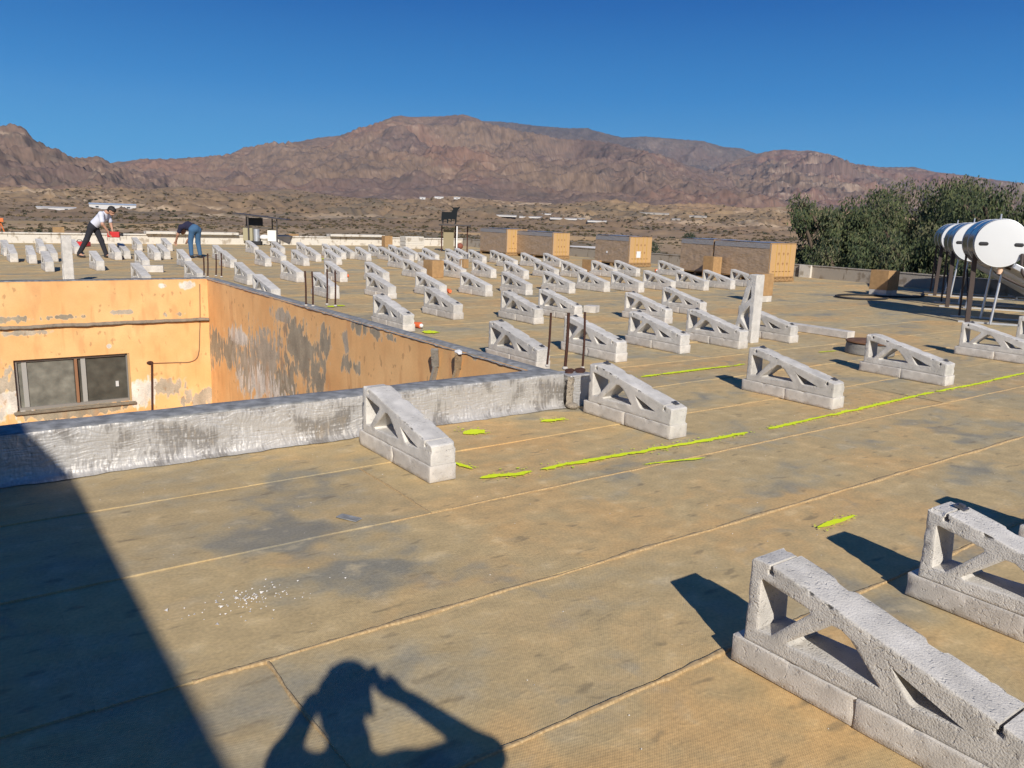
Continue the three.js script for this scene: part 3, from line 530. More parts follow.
{ // black hose loop
  const c = at(862, 298), pts = []; for (let k = 0; k <= 14; k++) { const a = k / 14 * 5.4 + 1.1; pts.push(V(c.x + Math.cos(a) * .75, .03, c.z + Math.sin(a) * .5)); } pts.push(V(c.x + 1.6, .03, c.z + .5), V(c.x + 3.2, .03, c.z - .2));
  tag(mesh(numbered('hose'), tube(pts, .022, 90, 8), black, scene), 'black hose lying in a loop on the roof by the tanks', 'hose');
}
for (const [px, py] of [[346, 278], [388, 277.5], [449, 293.5], [417, 328.5], [119, 259], [154, 257.5], [656, 272], [558, 275]]) {   // orange plugs by some supports
  const p = at(px, py), t = thing('orange_plug', 'small orange plastic plug with a white tip beside a support', 'plug', V(p.x, .008, p.z), rnd() * 6, 'orange plugs among the supports');
  mesh('body', new THREE.CylinderGeometry(.036, .045, .13, 12).rotateZ(Math.PI / 2).translate(0, .046, 0), mat(lin(.75, .16, .05), .6), t); mesh('tip', new THREE.SphereGeometry(.03, 10, 8).translate(.078, .04, 0), white, t);
}

// ------------------------------------------------------------------ cartons and pallets
const tape = mat(lin(.40, .30, .18), .4);
function carton(pos, w, h, d, turn, label, onBlock) {
  const t = thing('carton', label, 'carton', pos, turn); if (onBlock) { const b = looseBlock(V(pos.x, 0, pos.z), turn, 'concrete block under ' + label, d * .95, onBlock, w * .98); b.position.y = .008; t.position.y = onBlock + .010; } else t.position.y = .008;
  const g = new THREE.Group(); mesh('body', rbox(w, h, d, .006, 0, h / 2, 0), cardboard, t);
  mesh('tape', boxGeo(.05, .002, d + .001, 0, h + .0015, 0), tape, t);
  mesh('flap', boxGeo(w / 2 - .004, .004, d - .01, -w / 4, h + .0025, 0), cardboard, t); return t;
}
{ const p = at(762, 302.5); carton(V(p.x + .1, 0, p.z - .15), .38, .46, .36, 0, 'brown carton on a concrete block past the upright wedge', .13); }
{ const p = at(886, 297); carton(V(p.x + .1, 0, p.z - .15), .50, .46, .46, 0, 'brown carton half shaded near the water tanks', .16); }
{ const p = at(432, 278); carton(V(p.x + .1, 0, p.z - .1), .36, .44, .40, .1, 'brown carton standing among the far supports before the bull sign'); }
{ const p = at(591, 272); carton(V(p.x + .1, 0, p.z - .1), .36, .36, .5, 0, 'brown carton between supports before the middle pallet load'); }
{ const p = onX(712, 268, 19.2); carton(V(19.2, 0, p.z), .38, .62, .4, 0, 'brown carton standing against the long pallet load'); }
{ const p = at(464, 268); carton(V(p.x, 0, p.z), .2, .26, .2, .2, 'small brown carton low among the far supports'); }
{ const p = at(60, 241); carton(V(p.x, 0, p.z - .3), .42, .55, .3, 0, 'tall brown carton by the far white parapet'); }
{ const p = at(295, 243); carton(V(p.x, 0, p.z - .3), .5, .42, .35, 0, 'brown carton by the equipment frame at the far parapet'); }
{ const p = at(390, 247); carton(V(p.x, 0, p.z - .3), .4, .5, .35, 0, 'brown carton beside the stack of white slabs'); }
function printTex(k) {
  const c = document.createElement('canvas'); c.width = 256; c.height = 256; const g = c.getContext('2d');
  g.fillStyle = 'rgb(226,206,176)'; g.fillRect(0, 0, 256, 256);
  g.fillStyle = 'rgba(214,190,60,0.85)'; for (const x of [58, 100, 150, 196]) g.fillRect(x, 0, 5, 256);
  g.fillStyle = 'rgba(140,105,75,0.4)';
  for (const y of [70, 150]) for (const x of [74, 122, 166]) { g.fillRect(x, y, 20, 9); g.fillRect(x + 6, y - 8, 8, 26); }
  g.fillStyle = 'rgba(110,80,50,0.55)'; for (let i = 0; i < 6; i++) g.fillRect(28 + i * 34, 214, 22, 7);
  const t = new THREE.CanvasTexture(c); t.colorSpace = THREE.SRGBColorSpace; return t;
}
const printed = mat(lin(.70, .53, .33), .85, { map: printTex() });
function pallet(x, z, w, d, h, label, sheet) {         // x, z: near corner of the -x and +z faces
  const t = thing('pallet_load', label, 'pallet load', V(x, 0, z), 0, 'wrapped pallet loads along the roof edge');
  const pw = new THREE.Group(); pw.name = 'wooden_pallet'; t.add(pw);
  for (let k = 0; k < 3; k++) { mesh('runner', boxGeo(w, .085, .10, w / 2, .058, -.05 - k * (d - .1) / 2), wood, pw); }
  for (let k = 0; k < 7; k++) mesh('deck_board', boxGeo(.11, .02, d, .055 + k * (w - .11) / 6, .112, -d / 2), wood, pw);
  const ph = .125;
  mesh('carton_stack', rbox(w - .03, h - ph, d - .03, .012, w / 2, ph + (h - ph) / 2, -d / 2), cardboard, t);
  // film drawn round the long side and over the top
  const film = grid(20, 16, (u, v) => [ - .002 + noise(u * 9, v * 6 + x) * .014 - .004, ph + .01 + v * (h - ph - .02), -.02 - u * (d - .04)], (u, v) => [u * d, v * h]); film.index.array.reverse(); film.computeVertexNormals();
  mesh('stretch_film', film, filmBrown, t);
  mesh('film_band', boxGeo(.006, .14, d - .06, -.012, h - .09, -d / 2), filmTop, t);
  const top = grid(12, 16, (u, v) => [.0 + u * (w - .03), h + .006 + noise(u * 4 + x, v * 6 + z) * .012, -.02 - v * (d - .04)], (u, v) => [u * w, v * d]);  mesh('film_top', top, filmTop, t);
  const pr = new THREE.PlaneGeometry(w - .06, h - ph - .08).translate(w / 2, ph + (h - ph) / 2, -.010); mesh('printed_end', pr, printed, t);
  mesh('end_film', boxGeo(.02, h - ph - .04, .006, .03, ph + (h - ph) / 2, -.008), filmTop, t);
  if (sheet) mesh('paper_label', boxGeo(.2, .22, .003, w * .42, h * .42, -.004), white, t);
  if (sheet) mesh('paper_label', boxGeo(.003, .07, .08, -.026, h * .45, -d * .62), white, t);
  return t;
}
{
  const c4 = at(767.6, 282.4), hh = onX(770, 243, c4.x).y;
  const zf = onX(680, 255, c4.x).z, zs = onX(713, 260, c4.x).z;
  const w4 = onZ(795, 268, c4.z).x - c4.x;
  pallet(c4.x, c4.z, w4, c4.z - zs - .01, hh, 'long film wrapped pallet load next to the trees'); pallet(c4.x + .01, zs - .01, w4, zs - zf - .01, hh + .01, 'film wrapped pallet load pushed against the long one by the trees');
  const c3 = at(628, 267.5); pallet(c3.x, c3.z, onZ(651.6, 258, c3.z).x - c3.x, c3.z - onX(595, 250, c3.x).z, onX(628, 236.5, c3.x).y, 'film wrapped pallet load with a white paper label', true);
  const c2 = at(552, 259.5); pallet(c2.x, c2.z, onZ(570, 250, c2.z).x - c2.x, c2.z - onX(516, 245, c2.x).z, onX(552, 232.5, c2.x).y, 'film wrapped pallet load beside the dark topped one');
  const c1 = at(506, 256); pallet(c1.x, c1.z, 1.1, c1.z - onX(480, 243, c1.x).z, onX(506, 229, c1.x).y, 'film wrapped pallet load nearest the bull sign');
}
{ // stack of white slabs
  const p = at(415, 249), t = thing('slab_stack', 'stack of white slabs standing near the far parapet', 'slab stack', V(p.x, .008, p.z - .3));
  for (let k = 0; k < 7; k++) mesh('slab', rbox(.95 + (k % 3) * .015, .075, .55, .006, (k % 2) * .012, .04 + k * .079, (k % 3) * .01), lime, t);
}
// long white strips laid on the far parapet
for (const [a, b, y, lab] of [[330, 384, .40, 'white sheet lying along the far parapet past the equipment frame'], [146, 238, .40, 'long white sheet lying along the far parapet behind the jeans worker']]) {
  const p = onZ(a, 236, -35.9), q = onZ(b, 236, -35.9), m = tag(mesh(numbered('white_sheet'), metricUV(boxGeo(q.x - p.x, .10, .5, 0, 0, 0)), lime, scene), lab, 'sheet'); m.position.set((p.x + q.x) / 2, .47, -36.05); m.rotation.x = .0;
}

// ------------------------------------------------------------------ solar water heaters
const capWhite = mat(lin(.68, .69, .68), .42), drumSkin = mat(lin(.16, .20, .27), .22, { metalness: .85 }), legDark = mat(lin(.07, .05, .042), .65, { metalness: .2 });
function heater(capC, legBase, R, label) {
  const ax = V(.84, 0, -.545).normalize(), down = V(.545, 0, .84).normalize();      // drum axis (away), collector slope (down)
  const t = thing('water_heater', label, 'water heater', V(capC.x, 0, capC.z), Math.atan2(-ax.z, ax.x), 'roof solar water heaters');
  const cy = capC.y, L = 1.35;                                                      // local: x = axis, z = collector down slope
  const drum = new THREE.Group(); drum.name = 'tank'; t.add(drum);
  mesh('tank_shell', new THREE.LatheGeometry([[R * .985, 0], [R, .02], [R, L - .02], [R * .985, L]].map(([x, y]) => new THREE.Vector2(x, y)), 48).rotateZ(-Math.PI / 2).translate(0, cy, 0), drumSkin, drum);
  for (const s of [0, 1]) mesh('end_cap', new THREE.LatheGeometry([[R * .985, 0], [R * .98, .022], [R * .95, .034], [R * .5, .044], [.001, .047]].map(([x, y]) => new THREE.Vector2(x, y)), 48).rotateZ(s ? -Math.PI / 2 : Math.PI / 2).translate(s ? L : 0, cy, 0), capWhite, drum);
  for (const s of [-1, 1]) mesh('cap_slot', new THREE.CapsuleGeometry(.034, .085, 4, 10).rotateX(Math.PI / 2).scale(.35, 1, 1).translate(-.040, cy - .015, s * R * .64), black, drum);
  for (const x of [.03, L * .5, L - .03]) mesh('shell_band', new THREE.TorusGeometry(R + .001, .006, 6, 48).rotateY(Math.PI / 2).translate(x, cy, 0), galv, drum);
  mesh('cap_rim', new THREE.TorusGeometry(R * .965, .008, 6, 48).rotateY(Math.PI / 2).translate(-.026, cy, 0), capWhite, drum);
  mesh('outlet', new THREE.CylinderGeometry(.045, .045, .12, 12).translate(.08, cy - R - .05, .06), mat(lin(.75, .50, .34), .5), drum);
  mesh('valve', new THREE.CylinderGeometry(.014, .014, .10, 8).translate(.35, cy + R + .04, 0), galv, drum);
  // stand
  const st = new THREE.Group(); st.name = 'stand'; t.add(st);
  for (const x of [.22, L - .15]) { mesh('leg', beam(V(x, .012, -.30), V(x, cy - R * .5, -R * .80), x > .5 ? .035 : .075, x > .5 ? .035 : .075), legDark, st); mesh('leg', bar(V(x - .12, .012, R * .1), V(x - .06, cy - R + .02, .12), .022, 10), galv, st); mesh('saddle', beam(V(x, cy - R * .55, -R * .84), V(x, cy - R - .02, .25), .05, .05), legDark, st); mesh('foot_rail', beam(V(x, .02, -.45), V(x, .02, 2.0), .045, .03), galv, st); mesh('rafter', beam(V(x, cy - R - .05, .12), V(x, .05, 1.95), .05, .05), galv, st); }
  mesh('cross_rail', beam(V(.22, .06, 1.5), V(L - .15, .06, 1.5), .04, .03), galv, st); mesh('brace', beam(V(.22, .1, -.3), V(L - .15, cy - R - .1, -.28), .03, .012), legDark, st);
  // collectors
  const a = V(0, cy - R + .02, .22), b = V(0, .14, 2.05), sl = Math.atan2(a.y - b.y, b.z - a.z), Lc = Math.hypot(a.y - b.y, b.z - a.z);
  for (const x of [.30, 1.35]) { const c = new THREE.Group(); c.name = 'collector'; t.add(c); c.position.set(x, (a.y + b.y) / 2 + .03, (a.z + b.z) / 2); c.rotation.x = sl; mesh('collector_frame', rbox(1.0, .09, Lc, .01), galv, c); mesh('absorber', boxGeo(.93, .006, Lc - .08, 0, .0475, 0), new THREE.MeshPhysicalMaterial({ color: lin(.02, .024, .035), roughness: .12 }), c); }
  mesh('riser_pipe', tube([V(-.05, cy - R * .4, R * .8), V(-.22, cy - R - .1, R * .9), V(-.24, .5, 1.1), V(-.2, .2, 1.95)], .028, 30, 8), legDark, t);
}
heater(V(15.08, 1.43, -6.45), null, .415, 'solar water heater with white capped drum nearest the parapet row supports');
heater(V(17.75, 1.40, -8.12), null, .405, 'solar water heater with white capped drum between the other two');
heater(V(20.55, 1.44, -9.80), null, .36, 'solar water heater with white capped drum closest to the grey parapet');

// ------------------------------------------------------------------ frames, bull sign and gear at the far edge
{
  const C = at(457, 252), D = Math.hypot(C.x, C.z), s = D / F, t = thing('post_frame', 'rusty flat topped post frame under the black bull sign', 'frame', V(C.x, .008, C.z - .2), -HEAD);
  const hT = 1.12;
  for (const x of [-.58, .02, .55]) mesh('post', boxGeo(.05, hT, .05, x, hT / 2, 0), rust, t);
  mesh('post', boxGeo(.05, hT, .05, .12, hT / 2, .4), white, t);
  mesh('top_plate', rbox(1.36, .05, .7, .008, 0, hT + .026, .1), steelDark, t);
  mesh('back_panel', boxGeo(.46, .9, .03, -.28, .5, -.04), mat(lin(.30, .25, .15), .9), t); mesh('red_valve', new THREE.DodecahedronGeometry(.14, 1).translate(.24, .25, .1), mat(lin(.25, .08, .05), .8), t);
  const pts = [[190, 182], [200, 174], [240, 178], [320, 176], [342, 142], [328, 104], [350, 116], [372, 112], [402, 112], [436, 98], [426, 126], [412, 140], [402, 160], [397, 200], [392, 262], [386, 334], [373, 334], [370, 268], [328, 272], [322, 312], [313, 312], [312, 272], [282, 270], [274, 328], [262, 326], [258, 276], [218, 282], [214, 336], [202, 330], [192, 284], [186, 300], [184, 284]];
  const sh = new THREE.Shape(); pts.forEach(([x, y], i) => { const X = (x - 372) / 13.71 * s, Y = (334 - y) / 13.71 * s; i ? sh.lineTo(X, Y) : sh.moveTo(X, Y); });
  const b = thing('bull_sign', 'black cut-out bull silhouette standing on the rusty post frame', 'sign', V(C.x, .008 + hT + .052, C.z - .2), -HEAD);
  mesh('bull', new THREE.ExtrudeGeometry(sh, { depth: .03, bevelEnabled: false }).translate(0, .02, 0), mat(lin(.006, .009, .011), .95), b);
  mesh('stem', boxGeo(.04, .06, .04, -.03, .03, .015), steelDark, b);
}
{
  const P = at(259, 245), t = thing('equipment_frame', 'dark flat roofed equipment frame with a white cabinet at far parapet', 'equipment frame', V(P.x, .008, P.z + .3), -HEAD);
  for (const [x, z] of [[-.72, -.3], [-.45, .3], [.42, -.3], [.80, .3]]) mesh('post', boxGeo(.045, 1.22, .045, x, .61, z), steelDark, t);
  const roofG = boxGeo(2.3, .035, .95, 0, 1.24, 0); roofG.rotateZ(-.09); mesh('canopy', roofG, steelDark, t);
  mesh('white_cabinet', rbox(.38, .48, .3, .02, .55, .42, .12), mat(lin(.85, .82, .72), .5), t); mesh('cylinder', new THREE.CylinderGeometry(.13, .13, .55, 18).translate(-.18, .42, .05), galv, t);
  mesh('dark_panel', boxGeo(.62, .34, .04, -.28, 1.0, -.2), black, t); mesh('cabinet', rbox(.42, .55, .3, .01, -.55, .45, -.05), mat(lin(.36, .32, .2), .8), t); mesh('base_box', rbox(.4, .16, .3, .01, -.15, .09, .1), black, t);
  mesh('pump', new THREE.DodecahedronGeometry(.16, 1).scale(1.3, .8, 1).translate(.18, .34, .1), white, t); mesh('feed_pipe', tube([V(.2, .3, .1), V(.35, .2, .1), V(.5, .15, .2), V(.9, .12, .2)], .03, 20, 7), steelDark, t);
  const tp = at(288, 243), b = tag(mesh(numbered('tarp_bundle'), new THREE.IcosahedronGeometry(.45, 3).scale(1.5, .45, .7), mat(lin(.03, .035, .045), .5), scene), 'dark folded tarp bundle beside the equipment frame', 'tarp'); const pp = b.geometry.attributes.position; for (let i = 0; i < pp.count; i++) { const n = 1 + noise(pp.getX(i) * 5, pp.getZ(i) * 5 + pp.getY(i) * 4) * .25; pp.setXYZ(i, pp.getX(i) * n, pp.getY(i) * n, pp.getZ(i) * n); } b.geometry.computeVertexNormals(); b.position.set(tp.x - .3, .19, tp.z + .2);
}
{ const p = at(2, 241), t = thing('orange_stand', 'orange tripod stand at the end of the far white parapet', 'stand', V(p.x, .008, p.z)); const m = mat(lin(.75, .20, .05), .6); for (let k = 0; k < 3; k++) mesh('leg', bar(V(Math.cos(k * 2.1) * .2, 0, Math.sin(k * 2.1) * .2), V(0, .75, 0), .022, 8), m, t); mesh('head', rbox(.22, .16, .2, .02, 0, .80, 0), m, t); }
// tools near the workers
const red = mat(lin(.55, .03, .03), .5);
{ const p = at(80, 246.5), t = thing('tool_case', 'red tool case lying behind the white shirted worker', 'tool case', V(p.x, .008, p.z), -HEAD); mesh('case', rbox(.62, .17, .4, .03, 0, .09, 0), red, t); mesh('handle', tube([V(-.1, .17, 0), V(-.08, .22, 0), V(.08, .22, 0), V(.1, .17, 0)], .014, 14, 6), black, t); }

// ------------------------------------------------------------------ people: tapered bones joined by a smooth minimum
function sdfGeo(bones, cell, k = .035, blobs = []) {   // bones [ax,ay,az, bx,by,bz, ra, rb, (squash)]
  let mn = V(1e9, 1e9, 1e9), mx = V(-1e9, -1e9, -1e9);
  for (const b of bones) { const r = Math.max(b[6], b[7]) + .03; for (const o of [0, 3]) { mn.min(V(b[o] - r, b[o + 1] - r, b[o + 2] - r)); mx.max(V(b[o] + r, b[o + 1] + r, b[o + 2] + r)); } }
  const size = Math.max(mx.x - mn.x, mx.y - mn.y, mx.z - mn.z), n = Math.ceil(size / cell) + 4, c = mn.clone().add(mx).multiplyScalar(.5), half = n * cell / 2;
  const mc = new MarchingCubes(n, new THREE.MeshBasicMaterial(), false, false, 160000); mc.isolation = 0;
  const f = mc.field; let q = 0;
  for (let z = 0; z < n; z++) for (let y = 0; y < n; y++) for (let x = 0; x < n; x++, q++) {
    const X = c.x - half + x * cell, Y = c.y - half + y * cell, Z = c.z - half + z * cell; let d = 1e3;
    for (const b of bones) {
      const bx = b[3] - b[0], by = b[4] - b[1], bz = b[5] - b[2], px = X - b[0], py = Y - b[1], pz = Z - b[2], bb = bx * bx + by * by + bz * bz;
      const t = bb > 0 ? clamp((px * bx + py * by + pz * bz) / bb) : 0, dd = Math.hypot(px - bx * t, py - by * t, pz - bz * t) - lerp(b[6], b[7], t);
      if (dd > d + k) continue; if (d > dd + k) { d = dd; continue; }
      const h = clamp(.5 + .5 * (dd - d) / k); d = lerp(dd, d, h) - k * h * (1 - h);
    }
    f[q] = -d;
  }
  mc.update();
  const g = new THREE.BufferGeometry(), cnt = mc.count; const P = mc.positionArray.slice(0, cnt * 3);
  for (let i = 0; i < P.length; i += 3) { P[i] = P[i] * half + c.x; P[i + 1] = P[i + 1] * half + c.y; P[i + 2] = P[i + 2] * half + c.z; }
  g.setAttribute('position', new THREE.BufferAttribute(new Float32Array(P), 3)); const w = mergeVertices(g, 1e-4); w.computeVertexNormals();
  return w;
}
const B = (a, b, ra, rb = ra) => [a.x, a.y, a.z, b.x, b.y, b.z, ra, rb];
function handBones(w, dirv, side, curl) {              // palm and five bent fingers from wrist w along dirv
  const d = dirv.clone().normalize(), s = side.clone().addScaledVector(d, -side.dot(d)).normalize(), n = d.clone().cross(s), out = [];
  const k0 = w.clone().addScaledVector(d, .085); for (const o of [-.026, 0, .026]) out.push(B(w.clone().addScaledVector(s, o * .7), k0.clone().addScaledVector(s, o), .016, .0145));
  [[-.031, .068], [-.011, .078], [.010, .073], [.030, .056]].forEach(([o, L]) => { const a = k0.clone().addScaledVector(s, o), b = a.clone().addScaledVector(d, L * .5).addScaledVector(n, curl * .25 * L), c = b.clone().addScaledVector(d, L * .3).addScaledVector(n, curl * .45 * L), e = c.clone().addScaledVector(d, L * .12).addScaledVector(n, curl * .3 * L); out.push(B(a, b, .0095, .009), B(b, c, .009, .0085), B(c, e, .0085, .0075)); });
  const t0 = w.clone().addScaledVector(d, .03).addScaledVector(s, -.03), t1 = t0.clone().addScaledVector(d, .03).addScaledVector(s, -.028), t2 = t1.clone().addScaledVector(d, .03).addScaledVector(s, -.006).addScaledVector(n, curl * .012); out.push(B(t0, t1, .013, .0105), B(t1, t2, .0105, .009));
  return out;
}
const skin = mat(lin(.46, .25, .16), .6), hairM = mat(lin(.018, .014, .012), .7), shoeM = mat(lin(.03, .028, .026), .7);
// J: joints in local metres (x = person's right, y up, z = forward is -z)
function person(label, pos, turn, J, cloth) {
  const t = thing('person', label, 'person', pos, turn);
  const headBones = () => { const u = J.headUp.clone().normalize(), fw = J.face.clone().normalize(), r = fw.clone().cross(u).normalize(), h = J.head, P = (a, b, c) => h.clone().addScaledVector(r, a).addScaledVector(u, b).addScaledVector(fw, c);
    const bones = [B(P(0, .03, -.022), P(0, .035, .02), .086, .08), B(P(0, -.05, .03), P(0, -.065, .052), .058, .042), B(P(0, .0, .085), P(0, -.022, .106), .012, .016), B(P(-.03, -.048, .088), P(.03, -.048, .088), .011), B(P(-.035, .022, .078), P(.035, .022, .078), .016), B(P(.079, .0, -.005), P(.082, -.035, .0), .014, .011), B(P(-.079, .0, -.005), P(-.082, -.035, .0), .014, .011)];
    const hair = [B(P(0, .05, -.035), P(0, .058, .02), .094, .083), B(P(0, -.02, -.055), P(0, .03, -.05), .072, .085)]; return { bones, hair, P }; };
  const hd = headBones();
  const body = [B(J.neck, J.head, .058, .05), B(J.chest, J.neck, .11, .062), B(J.pelvis, J.chest, .12, .125)];
  const arms = [], legs = [], hands = [], sleeves = [], trousers = [], shoes = [];
  for (const s of ['L', 'R']) {
    const sh = J['sh' + s], el = J['el' + s], wr = J['wr' + s], hp = J['hip' + s], kn = J['kn' + s], an = J['an' + s], toe = J['toe' + s];
    arms.push(B(J.chest, sh, .085, .06), B(sh, el, .052, .042), B(el, wr, .042, .029)); hands.push(...handBones(wr, J['hd' + s], J['hs' + s], J.curl ?? .6));
    legs.push(B(J.pelvis, hp, .11, .085), B(hp, kn, .086, .056), B(kn, an, .055, .038), B(an, toe, .042, .032));
    const se = sh.clone().lerp(el, J.sleeve ?? .62); sleeves.push(B(J.chest, sh, .094, .074), B(sh, se, .071, .066)); if ((J.sleeve ?? .6) >= 1) sleeves.push(B(el, wr.clone().lerp(el, .12), .058, .042));
    trousers.push(B(J.pelvis, hp, .122, .100), B(hp, kn, .100, .073), B(kn, an.clone().add(V(0, .02, 0)), .073, .062));
    shoes.push(B(an.clone().add(V(0, -.035, 0)).addScaledVector(toe.clone().sub(an).setY(0).normalize(), -.03), V(toe.x, .035, toe.z), .045, .036));
  }
  const g = mergeGeometries([sdfGeo([...body, ...arms, ...legs], .016), sdfGeo(hd.bones, .006, .02), ...['L', 'R'].map((s, i) => sdfGeo(handBones(J['wr' + s], J['hd' + s], J['hs' + s], J.curl ?? .6), .004, .008))]);
  mesh('body', g, skin, t);
  mesh('hair', sdfGeo(hd.hair, .01, .02), cloth.hair ?? hairM, t);
  const eyes = merged([-.031, .031].map((x) => new THREE.SphereGeometry(.011, 10, 8).translate(...hd.P(x, .003, .088).toArray()))); mesh('eyes', eyes, black, t);
  mesh('shirt', sdfGeo([B(J.pelvis.clone().lerp(J.chest, .12), J.chest, .134, .142), B(J.chest, J.neck.clone().lerp(J.chest, .35), .12, .085), ...sleeves], .015, .05), cloth.shirt, t);
  mesh('trousers', sdfGeo([B(J.pelvis, J.pelvis.clone().lerp(J.chest, .14), .127, .13), ...trousers], .015, .04), cloth.trousers, t);
  for (const s of [0, 1]) mesh('shoe', sdfGeo([shoes[s]], .009), shoeM, t);
  return t;
}
const cotton = (r, g, b) => mat(lin(r, g, b), .95, { bumpMap: tex(128, 128, (u, v) => 128 + fbm(u * 6, v * 6, 4, 6, 6) * 120, false, [1, 1]), bumpScale: .01 });
{ // worker bending forward over a red drill, seen from his left, facing along the picture's right
  const p = at(97, 258), turn = Math.atan2(-RT.x, -RT.z);
  const t = person('person in white T-shirt and dark trousers bending over a red drill', V(p.x, .008, p.z), turn, {
    pelvis: V(0, .93, .04), chest: V(0, 1.19, -.24), neck: V(0, 1.33, -.38), head: V(0, 1.36, -.52), headUp: V(0, .75, -.66), face: V(0, -.7, -.72),
    shL: V(-.19, 1.27, -.31), elL: V(-.24, .99, -.36), wrL: V(-.16, .78, -.44), hdL: V(.1, -1, -.25), hsL: V(1, 0, 0), shR: V(.19, 1.27, -.31), elR: V(.25, .99, -.36), wrR: V(.14, .77, -.46), hdR: V(-.1, -1, -.25), hsR: V(-1, 0, 0),
    hipL: V(-.09, .88, .04), knL: V(-.12, .50, -.10), anL: V(-.12, .09, -.22), toeL: V(-.14, .035, -.40), hipR: V(.09, .88, .06), knR: V(.13, .52, .20), anR: V(.14, .10, .44), toeR: V(.17, .04, .28), sleeve: .7 }, { shirt: cotton(.62, .63, .70), trousers: cotton(.022, .022, .028) });
  const d = thing('power_drill', 'red power drill held by the white shirted worker', 'drill', V(p.x, 0, p.z).addScaledVector(RT, .52), turn);
  mesh('motor', rbox(.10, .17, .36, .03, 0, .70, -.02), red, d); mesh('grip', rbox(.05, .14, .06, .015, 0, .80, .10), black, d); mesh('chuck', new THREE.CylinderGeometry(.03, .045, .1, 12).rotateX(Math.PI / 2).translate(0, .70, -.24), black, d); mesh('bit', bar(V(0, .70, -.28), V(0, .70, -.5), .008), galv, d);
}
{ // worker in jeans folded down towards a support
  const p = at(194.5, 258), dir = FW.clone().multiplyScalar(.62).addScaledVector(RT, -.78).normalize(), turn = Math.atan2(-dir.x, -dir.z);
  person('person in navy shirt and blue jeans folded down reaching to a support', V(p.x, .008, p.z), turn, {
    pelvis: V(0, .90, .10), chest: V(-.02, .97, -.26), neck: V(-.03, .90, -.42), head: V(-.03, .82, -.53), headUp: V(0, -.35, -.93), face: V(0, -.95, .1),
    shL: V(-.21, .94, -.33), elL: V(-.26, .70, -.46), wrL: V(-.24, .50, -.62), hdL: V(.05, -1, -.5), hsL: V(1, 0, 0), shR: V(.17, .94, -.33), elR: V(.22, .70, -.40), wrR: V(.12, .52, -.58), hdR: V(-.05, -1, -.5), hsR: V(-1, 0, 0),
    hipL: V(-.09, .86, .10), knL: V(-.11, .49, .0), anL: V(-.13, .09, .06), toeL: V(-.15, .035, -.12), hipR: V(.10, .86, .10), knR: V(.13, .49, .02), anR: V(.15, .09, .08), toeR: V(.18, .035, -.10), sleeve: .6 }, { shirt: cotton(.018, .018, .045), trousers: cotton(.05, .12, .22) });
}
{ // the photographer behind the camera; only the shadow is in the picture
  const p = FW.clone().multiplyScalar(-.18), turn = Math.atan2(-FW.x, -FW.z);
  person('person holding up a phone with both hands behind the near shadow', V(p.x, .008, p.z), turn, {
    pelvis: V(.02, .95, .07), chest: V(.02, 1.26, .02), neck: V(.02, 1.44, -.01), head: V(.02, 1.595, .03), headUp: V(0, 1, 0), face: V(0, -.1, -1),
    shL: V(-.135, 1.355, .03), elL: V(-.205, 1.30, -.17), wrL: V(-.115, 1.525, -.09), hdL: V(.85, .45, .0), hsL: V(0, 0, 1), shR: V(.18, 1.355, .02), elR: V(.41, 1.31, -.20), wrR: V(.205, 1.535, -.10), hdR: V(-.85, .4, .0), hsR: V(0, 0, 1),
    hipL: V(-.09, .90, .04), knL: V(-.11, .50, .02), anL: V(-.12, .09, .06), toeL: V(-.15, .035, -.12), hipR: V(.09, .90, .04), knR: V(.11, .50, .02), anR: V(.12, .09, .06), toeR: V(.15, .035, -.12), sleeve: .7 }, { shirt: cotton(.10, .13, .20), trousers: cotton(.06, .06, .07) });
  const ph = thing('phone', 'slim dark phone held up by the photographer', 'phone', V(0, EYE, 0).addScaledVector(FW, -.05), turn);
  mesh('case', rbox(.155, .075, .009, .004, 0, .0, 0), black, ph); mesh('screen', boxGeo(.14, .066, .001, 0, 0, .0055), mat(lin(.03, .03, .035), .1), ph);
}

// ------------------------------------------------------------------ land beyond the roof
const GROUND = -8;
function plainH(x, z) {                                // scrub plain rising slowly towards the hills
  const d = Math.hypot(x, z); const e = sstep(70, 300, d);
  return GROUND + e * (fbm(x / 160 + 5, z / 160, 5) * 5.5 + (ridged(x / 420, z / 420, 4) - .55) * 9 * sstep(250, 800, d)) + sstep(300, 2600, d) * 14 - 1.5 * e;
}
const earthCol = (x, z, d, h) => {
  const a = fbm(x / 130, z / 130, 4), b = fbm(x / 22 + 9, z / 22, 4), c = noise(x / 5, z / 5), s = fbm(x / 60 + 40, z / 60, 3);
  let col = [.33, .225, .125];
  col = mixc(col, [.50, .34, .175], sstep(.0, .32, a + b * .4)); col = mixc(col, [.22, .16, .09], sstep(.02, .3, -a + b * .5)); col = mixc(col, [.125, .105, .06], sstep(.12, .34, b + c * .3 - s * .2) * .75);
  col = mixc(col, [.56, .42, .27], sstep(.30, .46, s) * .6);
  const g = 1 + c * .16; return [col[0] * g, col[1] * g, col[2] * g];
};
